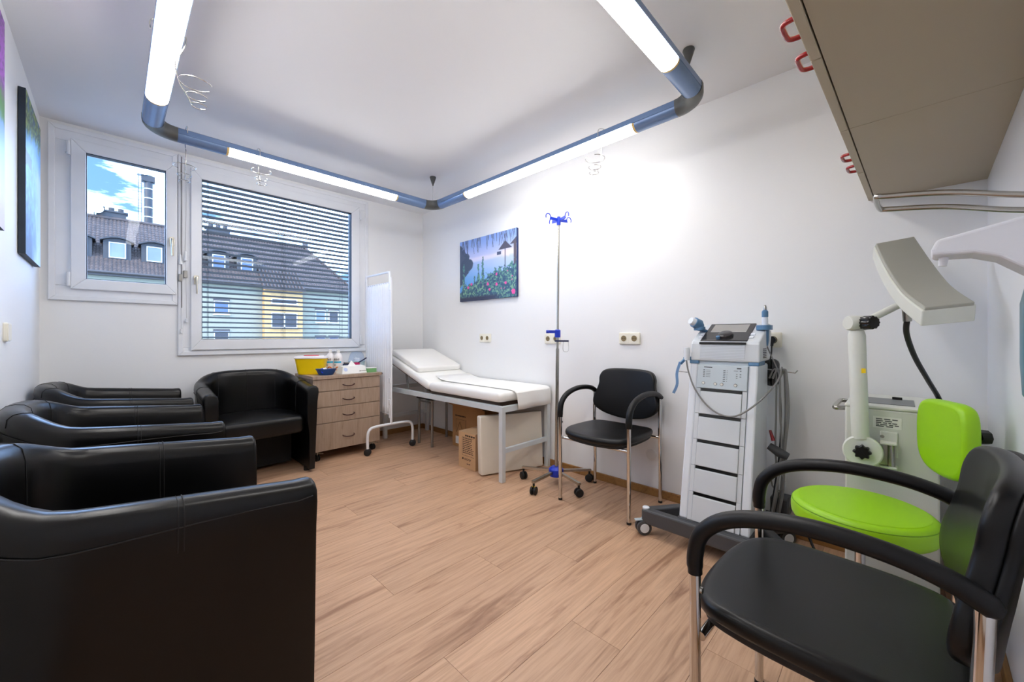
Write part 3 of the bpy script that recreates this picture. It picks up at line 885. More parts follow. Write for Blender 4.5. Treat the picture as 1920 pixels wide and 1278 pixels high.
# ------------------------------------------------------------------ sockets
def socket(loc, rz, n, label, blank=False):
    """local: wall behind at y=0, faces -y"""
    w = 0.078 * n
    o = MB().prism([(p[0], p[1]) for p in rrect(w, 0.082, 0.008, 3)], -0.013, 0.0, 'XZ').build('wall_socket', 'socket_cream', bevel=0.002)
    o.location = loc; o.rotation_euler = (0, 0, rz)
    for i in range(n):
        x = -w / 2 + 0.039 + 0.078 * i
        MB().bx(x - 0.036, x + 0.036, -0.0155, -0.0128, -0.036, 0.036).build('cover_plate', 'socket_cream', o, bevel=0.0015)
        if not blank:
            ins = MB().lathe([(0.0205, 0.0), (0.0225, 0.0), (0.0225, 0.006), (0.0205, 0.006)], 24, (x, -0.019, 0), 'Y').build('socket_ring', 'socket_cream', o)
            MB().lathe([(0.0, 0.0), (0.0206, 0.0), (0.0206, 0.002), (0.0, 0.002)], 24, (x, -0.0175, 0), 'Y').build('socket_insert', 'socket_hole', o)
            MB().cyl((x - 0.0095, -0.0182, 0), (x - 0.0095, -0.0165, 0), 0.003, n=8).cyl((x + 0.0095, -0.0182, 0), (x + 0.0095, -0.0165, 0), 0.003, n=8).cyl((x, -0.0182, 0), (x, -0.0165, 0), 0.002, n=8).build('pin_holes', 'ink', o)
    return tag(o, label, 'socket')
socket((XR, 2.82, 1.038), -PI / 2, 2, 'cream double wall socket below the lagoon picture')
socket((XR, 2.0, 1.034), -PI / 2, 2, 'cream double wall socket behind the drip stand pole')
socket((XR, 1.32, 1.038), -PI / 2, 2, 'cream double wall socket above the chair by the drip stand')
socket((XR, 0.478, 1.033), -PI / 2, 1, 'cream wall socket holding a black plug behind the therapy tower')
socket((XL, 2.76, 1.07), PI / 2, 1, 'cream switch plate on the left wall above the armchairs', True)
cv = MB().lathe([(0.0, 0.0), (0.038, 0.0), (0.038, -0.003), (0.032, -0.006), (0.0, -0.006)], 28, axis='X')
cv = cv.build('cover_disc', 'wall_cover'); cv.location = (XR, 1.165, 0.268)
tag(cv, 'round white blank cover low on the wall behind the chair', 'cover')

# ------------------------------------------------------------------ tub armchairs
def make_tub():
    r = empty('tub_armchair')
    HF, HBK = 0.665, 0.785
    pts = []                                   # centre line of the shell: y=+ arm front -> back -> y=- arm front
    RX, RYY, xa, xm = 0.235, 0.318, 0.285, -0.06
    for i in range(7): pts.append((xa - (xa - xm) * i / 6, RYY))
    for i in range(1, 24):
        a = PI / 2 + PI * i / 24
        pts.append((xm + RX * math.copysign(abs(math.cos(a)) ** 0.78, math.cos(a)), RYY * math.copysign(abs(math.sin(a)) ** 0.78, math.sin(a))))
    for i in range(7): pts.append((xm + (xa - xm) * i / 6, -RYY))
    m = len(pts)
    def nrm(i):
        a = Vector(pts[max(i - 1, 0)]); b = Vector(pts[min(i + 1, m - 1)]); t = (b - a).normalized()
        n = Vector((t.y, -t.x))
        c = Vector(pts[i])
        return n if n.dot(c - Vector((0.12, 0))) > 0 else -n
    def height(i):
        x = pts[i][0]
        return HF + 0.105 * (xa - x) + 0.05 * sm_((-x - 0.12) / 0.17)
    def sm_(t):
        t = max(0, min(1, t)); return t * t * (3 - 2 * t)
    def prof(h):
        return [(0.012, 0.025), (0.020, 0.20), (0.034, h - 0.11), (0.043, h - 0.045), (0.040, h - 0.016), (0.026, h - 0.002), (0.004, h + 0.002), (-0.02, h - 0.002),
                (-0.036, h - 0.016), (-0.043, h - 0.05), (-0.045, h - 0.14), (-0.044, 0.42), (-0.030, 0.30), (-0.028, 0.025)]
    rings = []
    def ring(i, shrink=0.0, push=0.0):
        n = nrm(i); h = height(i); pr = prof(h)
        out = []
        for o_, z in pr:
            oo = o_ * (1 - shrink * 8) if shrink else o_
            zz = z - shrink if z > 0.3 else z
            out.append((pts[i][0] + n.x * oo + push, pts[i][1] + n.y * oo, zz))
        return out
    rings.append(ring(0, 0.012, 0.046)); rings.append(ring(0, 0.004, 0.042)); rings.append(ring(0, 0.0, 0.034))
    for i in range(m): rings.append(ring(i))
    rings.append(ring(m - 1, 0.0, 0.034)); rings.append(ring(m - 1, 0.004, 0.042)); rings.append(ring(m - 1, 0.012, 0.046))
    shell = MB().loft(rings).build('shell', 'leather', r, angle=50)
    # seams: along the outside below the rim, along the inner rim, and stitched joins across
    for off, dz, nm in ((0.0415, 0.075, 'rim_seam'),):
        p = []
        for i in range(m):
            n = nrm(i); p.append((pts[i][0] + n.x * off, pts[i][1] + n.y * off, height(i) - dz * (0.55 + 0.45 * sm_(1 - (pts[i][0] + 0.295) / (xa + 0.295)))))
        n = nrm(0)
        p = [(p[0][0] + 0.033, p[0][1], p[0][2] + 0.004)] + p + [(p[-1][0] + 0.033, p[-1][1], p[-1][2] + 0.004)]
        MB().tube(p, 0.0022, 6).build(nm, 'leather_seam', shell)
    for i in (4, 13, 18, 23, m - 5):
        n = nrm(i); h = height(i)
        for w_ in ((0.0, 0.010) if i in (4, m - 5) else (0.0,)):
            tq = Vector((n.y, -n.x)) * w_
            p = [(pts[i][0] + n.x * o_ * 1.012 + tq.x, pts[i][1] + n.y * o_ * 1.012 + tq.y, z + (0.0005 if z > h - 0.01 else 0)) for o_, z in prof(h)[3 if i not in (4, m - 5) else 2:12]]
            MB().tube(p, 0.0014, 6).build('stitch_seam', 'leather_seam', shell)
    # seat cushion
    so = [(0.315, -0.18), (0.325, 0.0), (0.315, 0.18), (0.295, 0.262), (0.10, 0.272), (-0.06, 0.266), (-0.20, 0.20), (-0.245, 0.09), (-0.252, 0.0), (-0.245, -0.09), (-0.20, -0.20), (-0.06, -0.266), (0.10, -0.272), (0.295, -0.262)]
    MB().loft(cushion_rings(outline2d(so, 4), 0.315, 0.445, 0.032, 0.022)).build('seat', 'leather', r, angle=60)
    bp = []
    for i in range(5, m - 5):
        n = nrm(i); bp.append((pts[i][0] - n.x * 0.03, pts[i][1] - n.y * 0.03))
    MB().loft([[(x * 0.9, y * 0.9, 0.03) for x, y in bp], [(x * 0.9, y * 0.9, 0.32) for x, y in bp]]).build('base_panel', 'fabric_black', r)
    for x, y in ((0.24, 0.30), (0.24, -0.30), (-0.17, 0.22), (-0.17, -0.22)):
        MB().cyl((x, y, 0), (x, y, 0.03), 0.022, n=14).build('foot', 'rubber', r)
    return r
tub = make_tub()
spots = [((0.024, 3.51), 0.0, 'black leather tub armchair in the corner below the small window'),
         ((0.024, 2.515), 0.0, 'black leather tub armchair in the middle of the left wall row'),
         ((0.054, 1.468), 0.0, 'nearest black leather tub armchair in the left foreground'),
         ((0.772, 3.566), -PI / 2, 'black leather tub armchair facing the room beside the drawer cabinet')]
for i, (p, rz, lab) in enumerate(spots):
    o = tub if i == 0 else copy_tree(tub)
    o.location = (p[0], p[1], 0); o.rotation_euler = (0, 0, rz)
    tag(o, lab, 'armchair', 'black tub armchairs')

# ------------------------------------------------------------------ casters
def caster(mb_wheel, mb_fork, x, y, rad, wid, ang, top):
    """wheel pair on a fork, axle horizontal at angle ang"""
    ax = Vector((math.cos(ang), math.sin(ang), 0))
    c = Vector((x, y, rad))
    for s in (-1, 1):
        a = c + ax * s * wid * 0.14; b = c + ax * s * wid * 0.5
        mb_wheel.tube([a, a + ax * s * 0.001, b - ax * s * 0.003, b], [rad * 0.9, rad, rad, rad * 0.86], 20)
    mb_fork.tube([c - ax * wid * 0.15, c + ax * wid * 0.15], rad * 0.55, 12)
    mb_fork.cyl((x, y, rad), (x, y, top), rad * 0.28, n=10)

# ------------------------------------------------------------------ drawer cabinet
dc = tag(empty('drawer_cabinet', (1.45, 3.655, 0)), 'wooden rolling drawer cabinet with four drawers under the large window', 'cabinet')
cw, cd = 0.295, 0.215     # half sizes
MB().bx(-cw, cw, -cd + 0.022, cd, 0.085, 0.692).build('body', 'drawer_wood', dc, smooth=False, bevel=0.001)
MB().bx(-cw - 0.006, cw + 0.012, -cd - 0.012, cd, 0.692, 0.72).build('top', 'drawer_wood', dc, smooth=False, bevel=0.002)
for z0, z1, hz in ((0.590, 0.688, 0.628), (0.456, 0.585, 0.506), (0.321, 0.451, 0.372), (0.088, 0.316, 0.186)):
    d = MB().bx(-cw + 0.002, cw - 0.002, -cd - 0.001, -cd + 0.017, z0, z1).build('drawer', 'drawer_wood', dc, smooth=False, bevel=0.0015)
    MB().tube(catmull([(-0.048, -cd, hz + 0.007), (-0.045, -cd - 0.018, hz + 0.004), (-0.02, -cd - 0.026, hz - 0.003), (0.02, -cd - 0.026, hz - 0.003), (0.045, -cd - 0.018, hz + 0.005), (0.048, -cd, hz + 0.008)], 4), 0.0048, 8).build('handle', 'handle_brown', d)
MB().tube([(cw + 0.010, -cd + 0.02, 0.706), (cw + 0.03, -cd + 0.02, 0.706)], 0.009, 10).build('side_hook', 'handle_brown', dc)
for x, y in ((-cw + 0.05, -cd + 0.05), (cw - 0.05, -cd + 0.05), (-cw + 0.05, cd - 0.05), (cw - 0.05, cd - 0.05)):
    a, b = MB(), MB()
    caster(a, b, x, y, 0.028, 0.028, 0.35, 0.085)
    b.bx(x - 0.024, x + 0.024, y - 0.024, y + 0.024, 0.078, 0.086)
    b.bar((x, y, 0.07), (x + 0.045, y - 0.02, 0.06), 0.02, 0.004)
    w = b.build('caster', 'steel', dc); a.build('wheel', 'rubber', w)

TZ = 0.72
RV = math.radians(-45.5)
# sharps container
sc_ = tag(empty('sharps_container', (1.225, 3.68, TZ), RV + 0.18), 'yellow sharps container with white lid on the drawer cabinet', 'container')
rings = [[(p[0], p[1], z) for p in rrect(w_, d_, 0.03, 4)] for w_, d_, z in ((0.195, 0.09, 0.0), (0.205, 0.098, 0.004), (0.248, 0.125, 0.135), (0.254, 0.13, 0.136), (0.254, 0.13, 0.144))]
MB().loft(rings).build('tub', 'yellow_plastic', sc_)
lid = MB().loft([[(p[0], p[1], z) for p in rrect(w_, d_, 0.03, 4)] for w_, d_, z in ((0.26, 0.136, 0.14), (0.262, 0.138, 0.148), (0.245, 0.12, 0.162), (0.236, 0.112, 0.163))]).build('lid', 'lid_white', sc_)
MB().loft([[(p[0] * 1, p[1], z) for p in rrect(0.12, 0.06, 0.02, 4)] for z in (0.162, 0.169)]).build('lid_flap', 'red_plastic', lid)
# bottles
def bottle(loc, rz, label):
    b = empty('bottle', loc, rz)
    MB().lathe([(0.0, 0.0), (0.034, 0.0), (0.037, 0.006), (0.037, 0.135), (0.033, 0.155), (0.018, 0.175), (0.0135, 0.18), (0.0135, 0.186), (0.0, 0.186)], 28).build('body', 'lid_white', b)
    MB().lathe([(0.0, 0.18), (0.0155, 0.18), (0.0155, 0.208), (0.013, 0.211), (0.0, 0.211)], 20).build('cap', 'label_white', b)
    def patch(a0, a1, z0, z1, name, m, rr=0.0374):
        n = 10
        ring0 = [(rr * math.cos(a0 + (a1 - a0) * i / n), rr * math.sin(a0 + (a1 - a0) * i / n), z0) for i in range(n + 1)]
        ring1 = [(x, y, z1) for x, y, _ in ring0]
        return MB().loft([ring0, ring1], closed=False, cap0=False, cap1=False).build(name, m, b)
    f = -PI / 2
    patch(f - 1.0, f + 1.1, 0.088, 0.104, 'label_band', 'label_cyan')
    pr = MB()
    for q in range(7):
        a = f - 0.75 + q * 0.21; hh = (0.016, 0.02, 0.014, 0.022, 0.015, 0.018, 0.02)[q]
        x, y = 0.0376 * math.cos(a), 0.0376 * math.sin(a)
        t = Vector((-math.sin(a), math.cos(a), 0))
        pr.bar(Vector((x, y, 0.112)) - t * 0.0, Vector((x, y, 0.112 + hh)), 0.0042, 0.0008, (math.cos(a), math.sin(a), 0))
    pr.build('label_print', 'ink', b)
    for q, zz in enumerate((0.066, 0.073)):
        patch(f - 0.9, f - 0.2, zz, zz + 0.003, 'label_print', 'ink', 0.0375)
    rg = MB()
    p = []
    for q in range(17):
        a = f + 0.25; u = 0.015 * math.cos(2 * PI * q / 16); zz = 0.038 + 0.015 * math.sin(2 * PI * q / 16)
        aa = a + u / 0.037
        p.append((0.0378 * math.cos(aa), 0.0378 * math.sin(aa), zz))
    rg.tube(p[:-1], 0.0042, 6, closed=True).build('label_ring', 'label_orange', b)
    return tag(b, label, 'bottle', 'disinfectant bottles')
bottle((1.412, 3.75, TZ), RV, 'white plastic bottle next to the yellow container, rear of the pair')
bottle((1.462, 3.69, TZ), RV, 'white plastic bottle with cyan and orange label, front of the pair')
# blue kidney tray
kt = tag(empty('kidney_dish', (1.285, 3.515, TZ), RV + 0.25), 'dark blue kidney dish in front of the yellow container', 'dish')
def kid(s, z, inner=0.0):
    out = []
    for i in range(28):
        a = 2 * PI * i / 28
        x = 0.085 * math.cos(a); y = 0.045 * math.sin(a) + 0.018 * math.cos(a) ** 2 - (0.012 if math.sin(a) > 0 else 0) * math.sin(a)
        out.append((x * s, y * s, z))
    return out
MB().loft([kid(0.62, 0.0), kid(0.7, 0.004), kid(0.95, 0.045), kid(1.02, 0.052), kid(1.0, 0.054), kid(0.92, 0.05), kid(0.66, 0.008), kid(0.3, 0.007)]).build('tray', 'blue_plastic', kt)
tp = tag(empty('wipe_sachet', (1.285, 3.517, TZ + 0.012), 0.4), 'crumpled white and blue wrapper lying in the blue kidney dish', 'wrapper')
MB().add([(-0.03, -0.015, 0), (0.03, -0.02, 0.004), (0.034, 0.02, 0.03), (-0.02, 0.022, 0.045), (0.0, 0.0, 0.055)], [(0, 1, 4), (1, 2, 4), (2, 3, 4), (3, 0, 4), (3, 2, 1, 0)]).build('wrapper', 'label_white', tp)
MB().add([(-0.05, -0.012, 0.008), (-0.01, -0.018, 0.006), (-0.02, 0.012, 0.05), (-0.045, 0.01, 0.045)], [(0, 1, 2), (0, 2, 3), (0, 3, 1), (1, 3, 2)]).build('wrapper_fold', 'royal_blue', tp)
# tissue box
tb = tag(empty('tissue_box', (1.535, 3.555, TZ), 0.06), 'white tissue box with tissue pulled out on the drawer cabinet', 'tissue box')
MB().loft([[(-0.125, -0.062, 0), (0.125, -0.062, 0), (0.125, 0.055, 0), (-0.125, 0.055, 0)], [(-0.105, -0.03, 0.062), (0.105, -0.03, 0.062), (0.105, 0.05, 0.068), (-0.105, 0.05, 0.068)]]).build('box', 'label_white', tb, smooth=False)
MB().add([(-0.05, 0.0, 0.06), (0.04, 0.0, 0.06), (-0.005, 0.012, 0.115), (-0.03, 0.03, 0.06), (0.03, 0.03, 0.06), (0.012, 0.02, 0.10)], [(0, 1, 2), (1, 4, 5), (1, 5, 2), (4, 3, 5), (3, 2, 5), (3, 0, 2)]).build('tissue', 'paper', tb, smooth=False)
fr_n = Vector((0, -0.062, 0.032)).normalized()
def on_front(x, s):
    return Vector((x, -0.062 + 0.032 * s - 0.0012, 0.062 * s - 0.0004))
cm = MB()
cm.loft([[on_front(-0.085 + 0.018 * math.cos(2 * PI * i / 20), 0.6 + 0.26 * math.sin(2 * PI * i / 20)) for i in range(20)], [on_front(-0.085 + 0.018 * math.cos(2 * PI * i / 20), 0.6 + 0.26 * math.sin(2 * PI * i / 20)) + Vector((0, -0.0004, 0.0002)) for i in range(20)]])
cm.build('printed_disc', 'pale_blue_print', tb)
cm = MB()
for a_, b_, s in ((0.04, 0.052, 0.3), (0.055, 0.11, 0.3)):
    cm.bar(on_front(a_, s), on_front(b_, s), 0.001, 0.006 if a_ < 0.05 else 0.003)
cm.build('printed_mark', 'ink', tb)
# clear domed tub
dt = tag(empty('domed_tub', (1.672, 3.775, TZ)), 'pale blue round tub with clear dome lid by the privacy screen', 'tub')
MB().lathe([(0.0, 0.0), (0.06, 0.0), (0.066, 0.004), (0.075, 0.085), (0.079, 0.088), (0.079, 0.094), (0.0, 0.094)], 30).build('tub', 'mint_plastic', dt)
MB().lathe([(0.08, 0.09), (0.08, 0.10), (0.07, 0.13), (0.06, 0.165), (0.045, 0.183), (0.0, 0.19), (0.0, 0.188), (0.044, 0.181), (0.058, 0.164), (0.068, 0.13), (0.077, 0.10), (0.077, 0.09)], 30).build('dome_lid', 'clear_plastic', dt)
MB().lathe([(0.0, 0.094), (0.03, 0.094), (0.032, 0.12), (0.0, 0.125)], 16).build('contents', 'lid_white', dt)
gb = tag(empty('bandage_box', (1.69, 3.52, TZ), 0.02), 'small green and white box at the right end of the cabinet', 'box')
MB().bx(-0.045, 0.045, -0.03, 0.03, 0.0, 0.037).build('carton', 'green_card', gb, smooth=False)
MB().bx(-0.046, 0.046, -0.031, 0.031, 0.037, 0.043).build('lid', 'label_white', gb, smooth=False)
np_ = tag(empty('instrument_pouch', (1.55, 3.70, TZ), 0.1), 'dark navy pouch behind the tissue box', 'pouch')
MB().loft(cushion_rings(rrect(0.10, 0.06, 0.012, 3), 0.0, 0.075, 0.012, 0.004)).build('pouch', 'navy', np_)
MB().bx(-0.03, 0.045, -0.02, 0.02, 0.078, 0.09).build('grey_clip', 'grey_steel', np_, bevel=0.003)
mk = tag(empty('marker_pen', (1.615, 3.655, TZ), 0.0), 'dark pen with magenta holder behind the tissue box', 'pen')
MB().loft(cushion_rings(rrect(0.06, 0.04, 0.012, 3), 0.0, 0.086, 0.01, 0.003)).build('holder', 'magenta', mk)
MB().tube([(0.0, 0.0, 0.075), (0.05, -0.02, 0.105), (0.085, -0.034, 0.13)], 0.006, 8).build('pen', 'navy', mk)

# ------------------------------------------------------------------ privacy screen
ps = tag(empty('privacy_screen', (1.80, 3.335, 0)), 'white tubular privacy screen with curtain on casters beside the couch', 'screen')
bp = catmull([(-0.225, 0, 0.06), (-0.225, 0, 0.17), (-0.205, 0, 0.225), (-0.15, 0, 0.242), (0, 0, 0.245), (0.15, 0, 0.242), (0.205, 0, 0.225), (0.225, 0, 0.17), (0.225, 0, 0.06)], 5)
ft = MB().tube(bp, 0.0125, 12).build('foot_bar', 'screen_frame', ps)
for x in (-0.225, 0.225):
    a, b = MB(), MB()
    caster(a, b, x, 0, 0.03, 0.04, 0.9, 0.065)
    w = a.build('caster', 'rubber', ps); b.build('caster_stem', 'rubber', w)
MB().tube([(0, 0, 0.245), (0, 0, 1.60)], 0.011, 12).build('post', 'screen_frame', ps)
wing = catmull([(0, 0.022, 0.30), (0, 0.022, 1.0), (0, 0.022, 1.60), (0, 0.030, 1.637), (0, 0.065, 1.652), (0, 0.25, 1.652), (0, 0.45, 1.652), (0, 0.485, 1.637), (0, 0.495, 1.60), (0, 0.495, 1.0), (0, 0.495, 0.30)], 6)
wf = MB().tube(wing, 0.010, 12).build('wing_frame', 'screen_frame', ps)
for z in (0.42, 0.62, 1.48):
    MB().bx(-0.013, 0.013, -0.006, 0.028, z, z + 0.05).build('hinge', 'screen_frame', ps, bevel=0.003)
for z in (1.555, 0.33):
    MB().tube([(0, 0.022, z), (0, 0.495, z)], 0.005, 8).build('curtain_rod', 'screen_frame', ps)
cu = []
for j in range(21):
    z = 0.335 + (1.555 - 0.335) * j / 20
    row = []
    for i in range(61):
        y = 0.035 + 0.447 * i / 60
        amp = 0.0045 + 0.003 * abs(j - 10) / 10
        zz = z + (0.012 * math.sin(i * 0.45) - 0.012 if j == 0 else 0)
        row.append((amp * math.sin(i * 1.05 + 0.3 * math.sin(j * 0.3)) , y, zz))
    cu.append(row)
co = MB().loft(cu, closed=False, cap0=False, cap1=False).build('curtain', 'curtain', ps)
so_ = co.modifiers.new('thick', 'SOLIDIFY'); so_.thickness = 0.0012

# ------------------------------------------------------------------ examination couch
ex = tag(empty('examination_couch', (2.225, 2.9, 0)), 'white examination couch on a grey metal frame along the right wall', 'couch')
CX, CY = 2.225, 2.9
cx0, cx1, cy0, cy1 = -0.255, 0.255, -0.865, 0.875
for x in (cx0, cx1):
    MB().bx(x - 0.018, x + 0.018, cy0 - 0.02, cy1 + 0.02, 0.503, 0.545).build('side_rail', 'couch_frame', ex, smooth=False, bevel=0.002)
for y in (cy0, cy1):
    MB().bx(cx0 + 0.018, cx1 - 0.018, y - 0.018, y + 0.018, 0.503, 0.545).build('end_rail', 'couch_frame', ex, smooth=False, bevel=0.002)
    MB().bx(cx0 + 0.018, cx1 - 0.018, y - 0.012, y + 0.012, 0.205, 0.24).build('brace', 'couch_frame', ex, smooth=False, bevel=0.002)
    for x in (cx0, cx1):
        MB().bx(x - 0.018, x + 0.018, y - 0.018, y + 0.018, 0.0, 0.503).build('leg', 'couch_frame', ex, smooth=False, bevel=0.002)
MB().bx(cx0 + 0.02, cx1 - 0.02, cy0 + 0.04, 0.06, 0.53, 0.572).build('support_board', 'brown_board', ex, smooth=False)
flat = [(p[0], p[1] - 0.4325 + 0.03) for p in rrect(0.545, 0.93, 0.035, 5)]
MB().loft(cushion_rings(flat, 0.572, 0.645, 0.03, 0.004)).build('mattress', 'mattress', ex, angle=60)
# raised head part, hinged at y = 0.06
hm = Matrix.Translation((0, 0.062, 0.572)) @ Matrix.Rotation(math.radians(17.5), 4, 'X')
hd = MB().loft(cushion_rings([(p[0], p[1] + 0.405) for p in rrect(0.545, 0.81, 0.035, 5)], 0.0, 0.073, 0.03, 0.004)).xf(hm).build('head_mattress', 'mattress', ex, angle=60)
MB().bx(cx0 + 0.02, cx1 - 0.02, 0.02, 0.78, -0.022, 0.0).xf(hm).build('head_board', 'brown_board', ex, smooth=False)
MB().tube([(-0.2, 0.5, 0.52), (-0.2, 0.56, 0.72)], 0.01, 8).tube([(0.2, 0.5, 0.52), (0.2, 0.56, 0.72)], 0.01, 8).build('head_strut', 'grey_steel', ex)
# pillow on the head part
pl = empty('head_cushion', (CX, CY, 0))
MB().loft(cushion_rings([(p[0], p[1] + 0.50) for p in rrect(0.50, 0.53, 0.03, 5)], 0.077, 0.128, 0.016, 0.006)).xf(hm).build('cushion', 'pillow', pl, angle=60)
tag(pl, 'flat white head cushion lying on the raised end of the couch', 'cushion')
# paper sheet
pp = empty('paper_sheet', (CX, CY, 0))
rows = []
prof_ = [(-0.893, 0.512), (-0.894, 0.55), (-0.893, 0.60), (-0.888, 0.632), (-0.87, 0.647), (-0.84, 0.6525), (-0.6, 0.6535), (-0.3, 0.654), (-0.02, 0.655), (0.06, 0.665), (0.14, 0.689)]
for j, (y, z) in enumerate(prof_):
    row = []
    for i in range(25):
        x = -0.14 + 0.405 * i / 24
        k = max(0, 4 - j) / 4
        yy = y - 0.012 * k * (1 + math.sin(i * 0.5)) * 0.5
        row.append((x + k * 0.02 * (1 - i / 24), yy, z - 0.004 * k * math.sin(i * 0.4)))
    rows.append(row)
po = MB().loft(rows, closed=False, cap0=False, cap1=False).build('paper', 'paper', pp)
sp = po.modifiers.new('thick', 'SOLIDIFY'); sp.thickness = 0.0008; sp.offset = 1
tag(pp, 'white paper cover hanging over the foot end of the couch', 'paper cover')

# things under the couch
stl = tag(empty('low_stool', (2.29, 3.265, 0)), 'low stool with round steel legs under the couch', 'stool')
MB().bx(-0.185, 0.185, -0.135, 0.135, 0.445, 0.475).build('seat', 'fabric_black', stl, bevel=0.006)
for x in (-0.165, 0.165):
    for y in (-0.112, 0.112):
        MB().cyl((x, y, 0), (x, y, 0.445), 0.0125, n=14).build('leg', 'grey_steel', stl)
    MB().tube([(x, -0.112, 0.42), (x, 0.112, 0.42)], 0.008, 8).build('rail', 'grey_steel', stl)

def print_lines(mb, x, y0, y1, z_list, seed, h=0.006, ragged=True):
    rs = random.Random(seed)
    for z in z_list:
        y = y0
        end = y0 + (y1 - y0) * (rs.uniform(0.7, 1.0) if ragged else 1)
        while (y - end) * (1 if y1 > y0 else -1) < 0:
            w_ = rs.uniform(0.008, 0.022) * (1 if y1 > y0 else -1)
            mb.bx(x - 0.0006, x + 0.0002, min(y, y + w_), max(y, y + w_), z, z + h)
            y += w_ * 1.3
bb = tag(empty('cardboard_box', (2.40, 2.85, 0)), 'large brown cardboard box with open flap by the wall under the couch', 'box')
MB().bx(-0.085, 0.09, -0.235, 0.235, 0, 0.385).build('carton', 'cardboard', bb, smooth=False, bevel=0.001)
MB().bar((-0.085, 0.0, 0.387), (-0.185, 0.0, 0.440), 0.46, 0.004).build('flap', 'cardboard', bb, smooth=False)
pm = MB(); print_lines(pm, -0.0852, 0.19, 0.04, [0.29], 3, 0.012, False)
pm.bx(-0.0857, -0.085, 0.03, 0.034, 0.05, 0.27)
frame_ = [(0.17, 0.12), (0.05, 0.12)]
pm.bx(-0.0857, -0.085, 0.05, 0.18, 0.262, 0.264).bx(-0.0857, -0.085, 0.178, 0.18, 0.13, 0.264).bar((-0.0853, 0.17, 0.14), (-0.0853, 0.12, 0.24), 0.001, 0.004, (1, 0, 0)).bar((-0.0853, 0.12, 0.24), (-0.0853, 0.07, 0.14), 0.001, 0.004, (1, 0, 0))
pm.build('printed_marks', 'ink', bb, smooth=False)
lb = MB().bx(-0.0862, -0.085, 0.13, 0.185, 0.03, 0.10).build('label', 'label_white', bb, smooth=False)
sb = tag(empty('cardboard_box', (2.12, 2.445, 0)), 'small printed cardboard box with torn open top under the couch', 'box')
MB().bx(-0.145, 0.12, -0.105, 0.105, 0, 0.285).build('carton', 'cardboard_light', sb, smooth=False, bevel=0.001)
MB().add([(-0.145, -0.105, 0.285), (-0.145, 0.105, 0.285), (-0.06, 0.07, 0.298), (-0.05, 0.0, 0.305), (-0.04, -0.06, 0.325), (0.03, -0.105, 0.325), (0.1, 0.105, 0.29)],
         [(0, 1, 2, 3), (0, 3, 4, 5), (1, 6, 2), (2, 6, 5, 4, 3)]).build('flap', 'cardboard_light', sb, smooth=False)
pm = MB()
print_lines(pm, -0.1453, 0.02, -0.09, [0.255], 5, 0.012, False)
print_lines(pm, -0.1453, 0.05, -0.085, [0.235 - q * 0.0145 for q in range(9)], 8, 0.006)
print_lines(pm, -0.1453, 0.03, -0.06, [0.075, 0.066], 11, 0.004)
print_lines(pm, -0.1453, 0.0, -0.05, [0.035], 12, 0.006)
pm.bx(-0.1459, -0.145, 0.057, 0.0585, 0.10, 0.245).bx(-0.1459, -0.145, -0.09, 0.057, 0.245, 0.2465).bx(-0.1459, -0.145, -0.09, 0.057, 0.10, 0.1015)
pm.prism([(0.062, 0.067), (0.042, 0.067), (0.042, 0.085), (0.049, 0.077), (0.056, 0.083)], -0.1459, -0.145, 'YZ')
pm.build('printed_marks', 'ink', sb, smooth=False)
fm = empty('foam_cushion', (2.20, 2.175, 0.0), math.radians(-20))
fo = MB().loft(cushion_rings([(p[0], p[1]) for p in rrect(0.535, 0.44, 0.012, 3)], -0.035, 0.035, 0.010, 0.004)).xf(Matrix.Translation((0, 0, 0.2255)) @ Matrix.Rotation(PI / 2 - 0.06, 4, 'X')).build('cushion', 'cream_vinyl', fm, angle=60)
tag(fm, 'flat cream vinyl cushion standing behind the couch legs', 'cushion')

# ------------------------------------------------------------------ drip stand
iv = tag(empty('drip_stand', (2.215, 1.735, 0)), 'steel drip stand with blue hooks and five casters', 'drip stand')
MB().lathe([(0.0, 0.062), (0.05, 0.062), (0.055, 0.07), (0.052, 0.11), (0.035, 0.125), (0.0, 0.125)], 16).build('hub', 'royal_blue', iv)
for q in range(5):
    a = math.radians(110 + 72 * q); c, s = math.cos(a), math.sin(a)
    lg = MB().bar((c * 0.04, s * 0.04, 0.095), (c * 0.262, s * 0.262, 0.085), 0.022, 0.016).build('leg', 'steel', iv)
    x, y = c * 0.252, s * 0.252
    aa, b = MB(), MB()
    caster(aa, b, x, y, 0.027, 0.042, a + 0.9 + q, 0.08)
    w = aa.build('caster', 'rubber', iv); b.build('caster_stem', 'rubber', w)
    if q in (1, 4):
        u = Vector((math.cos(a + 0.9 + q), math.sin(a + 0.9 + q), 0))
        MB().bar(Vector((x, y, 0.052)) - u * 0.012, Vector((x, y, 0.052)) + u * 0.012, 0.012, 0.006).build('brake', 'yellow_plastic', w)
tilt = Matrix.Rotation(math.radians(0.55), 4, (0.7, 0.7, 0))
MB().cyl((0, 0, 0.12), (0, 0, 0.965), 0.0125, n=16).xf(tilt).build('lower_pole', 'steel', iv)
MB().cyl((0, 0, 0.96), (0, 0, 1.86), 0.0085, n=14).xf(tilt).build('upper_pole', 'steel', iv)
cl = MB().lathe([(0.0, 0.0), (0.021, 0.0), (0.021, 0.05), (0.016, 0.056), (0.0, 0.056)], 16, (0, 0, 1.045)).bar((0, 0, 1.085), (-0.045, 0.045, 1.085), 0.02, 0.022).xf(tilt).build('clamp', 'royal_blue', iv)
MB().cyl((-0.045, 0.045, 1.085), (-0.058, 0.058, 1.085), 0.012, n=12).xf(tilt).build('clamp_knob', 'royal_blue', cl)
MB().bar((-0.014, 0.014, 1.02), (0.055, -0.055, 1.02), 0.028, 0.012).xf(tilt).build('holder_arm', 'navy', iv)
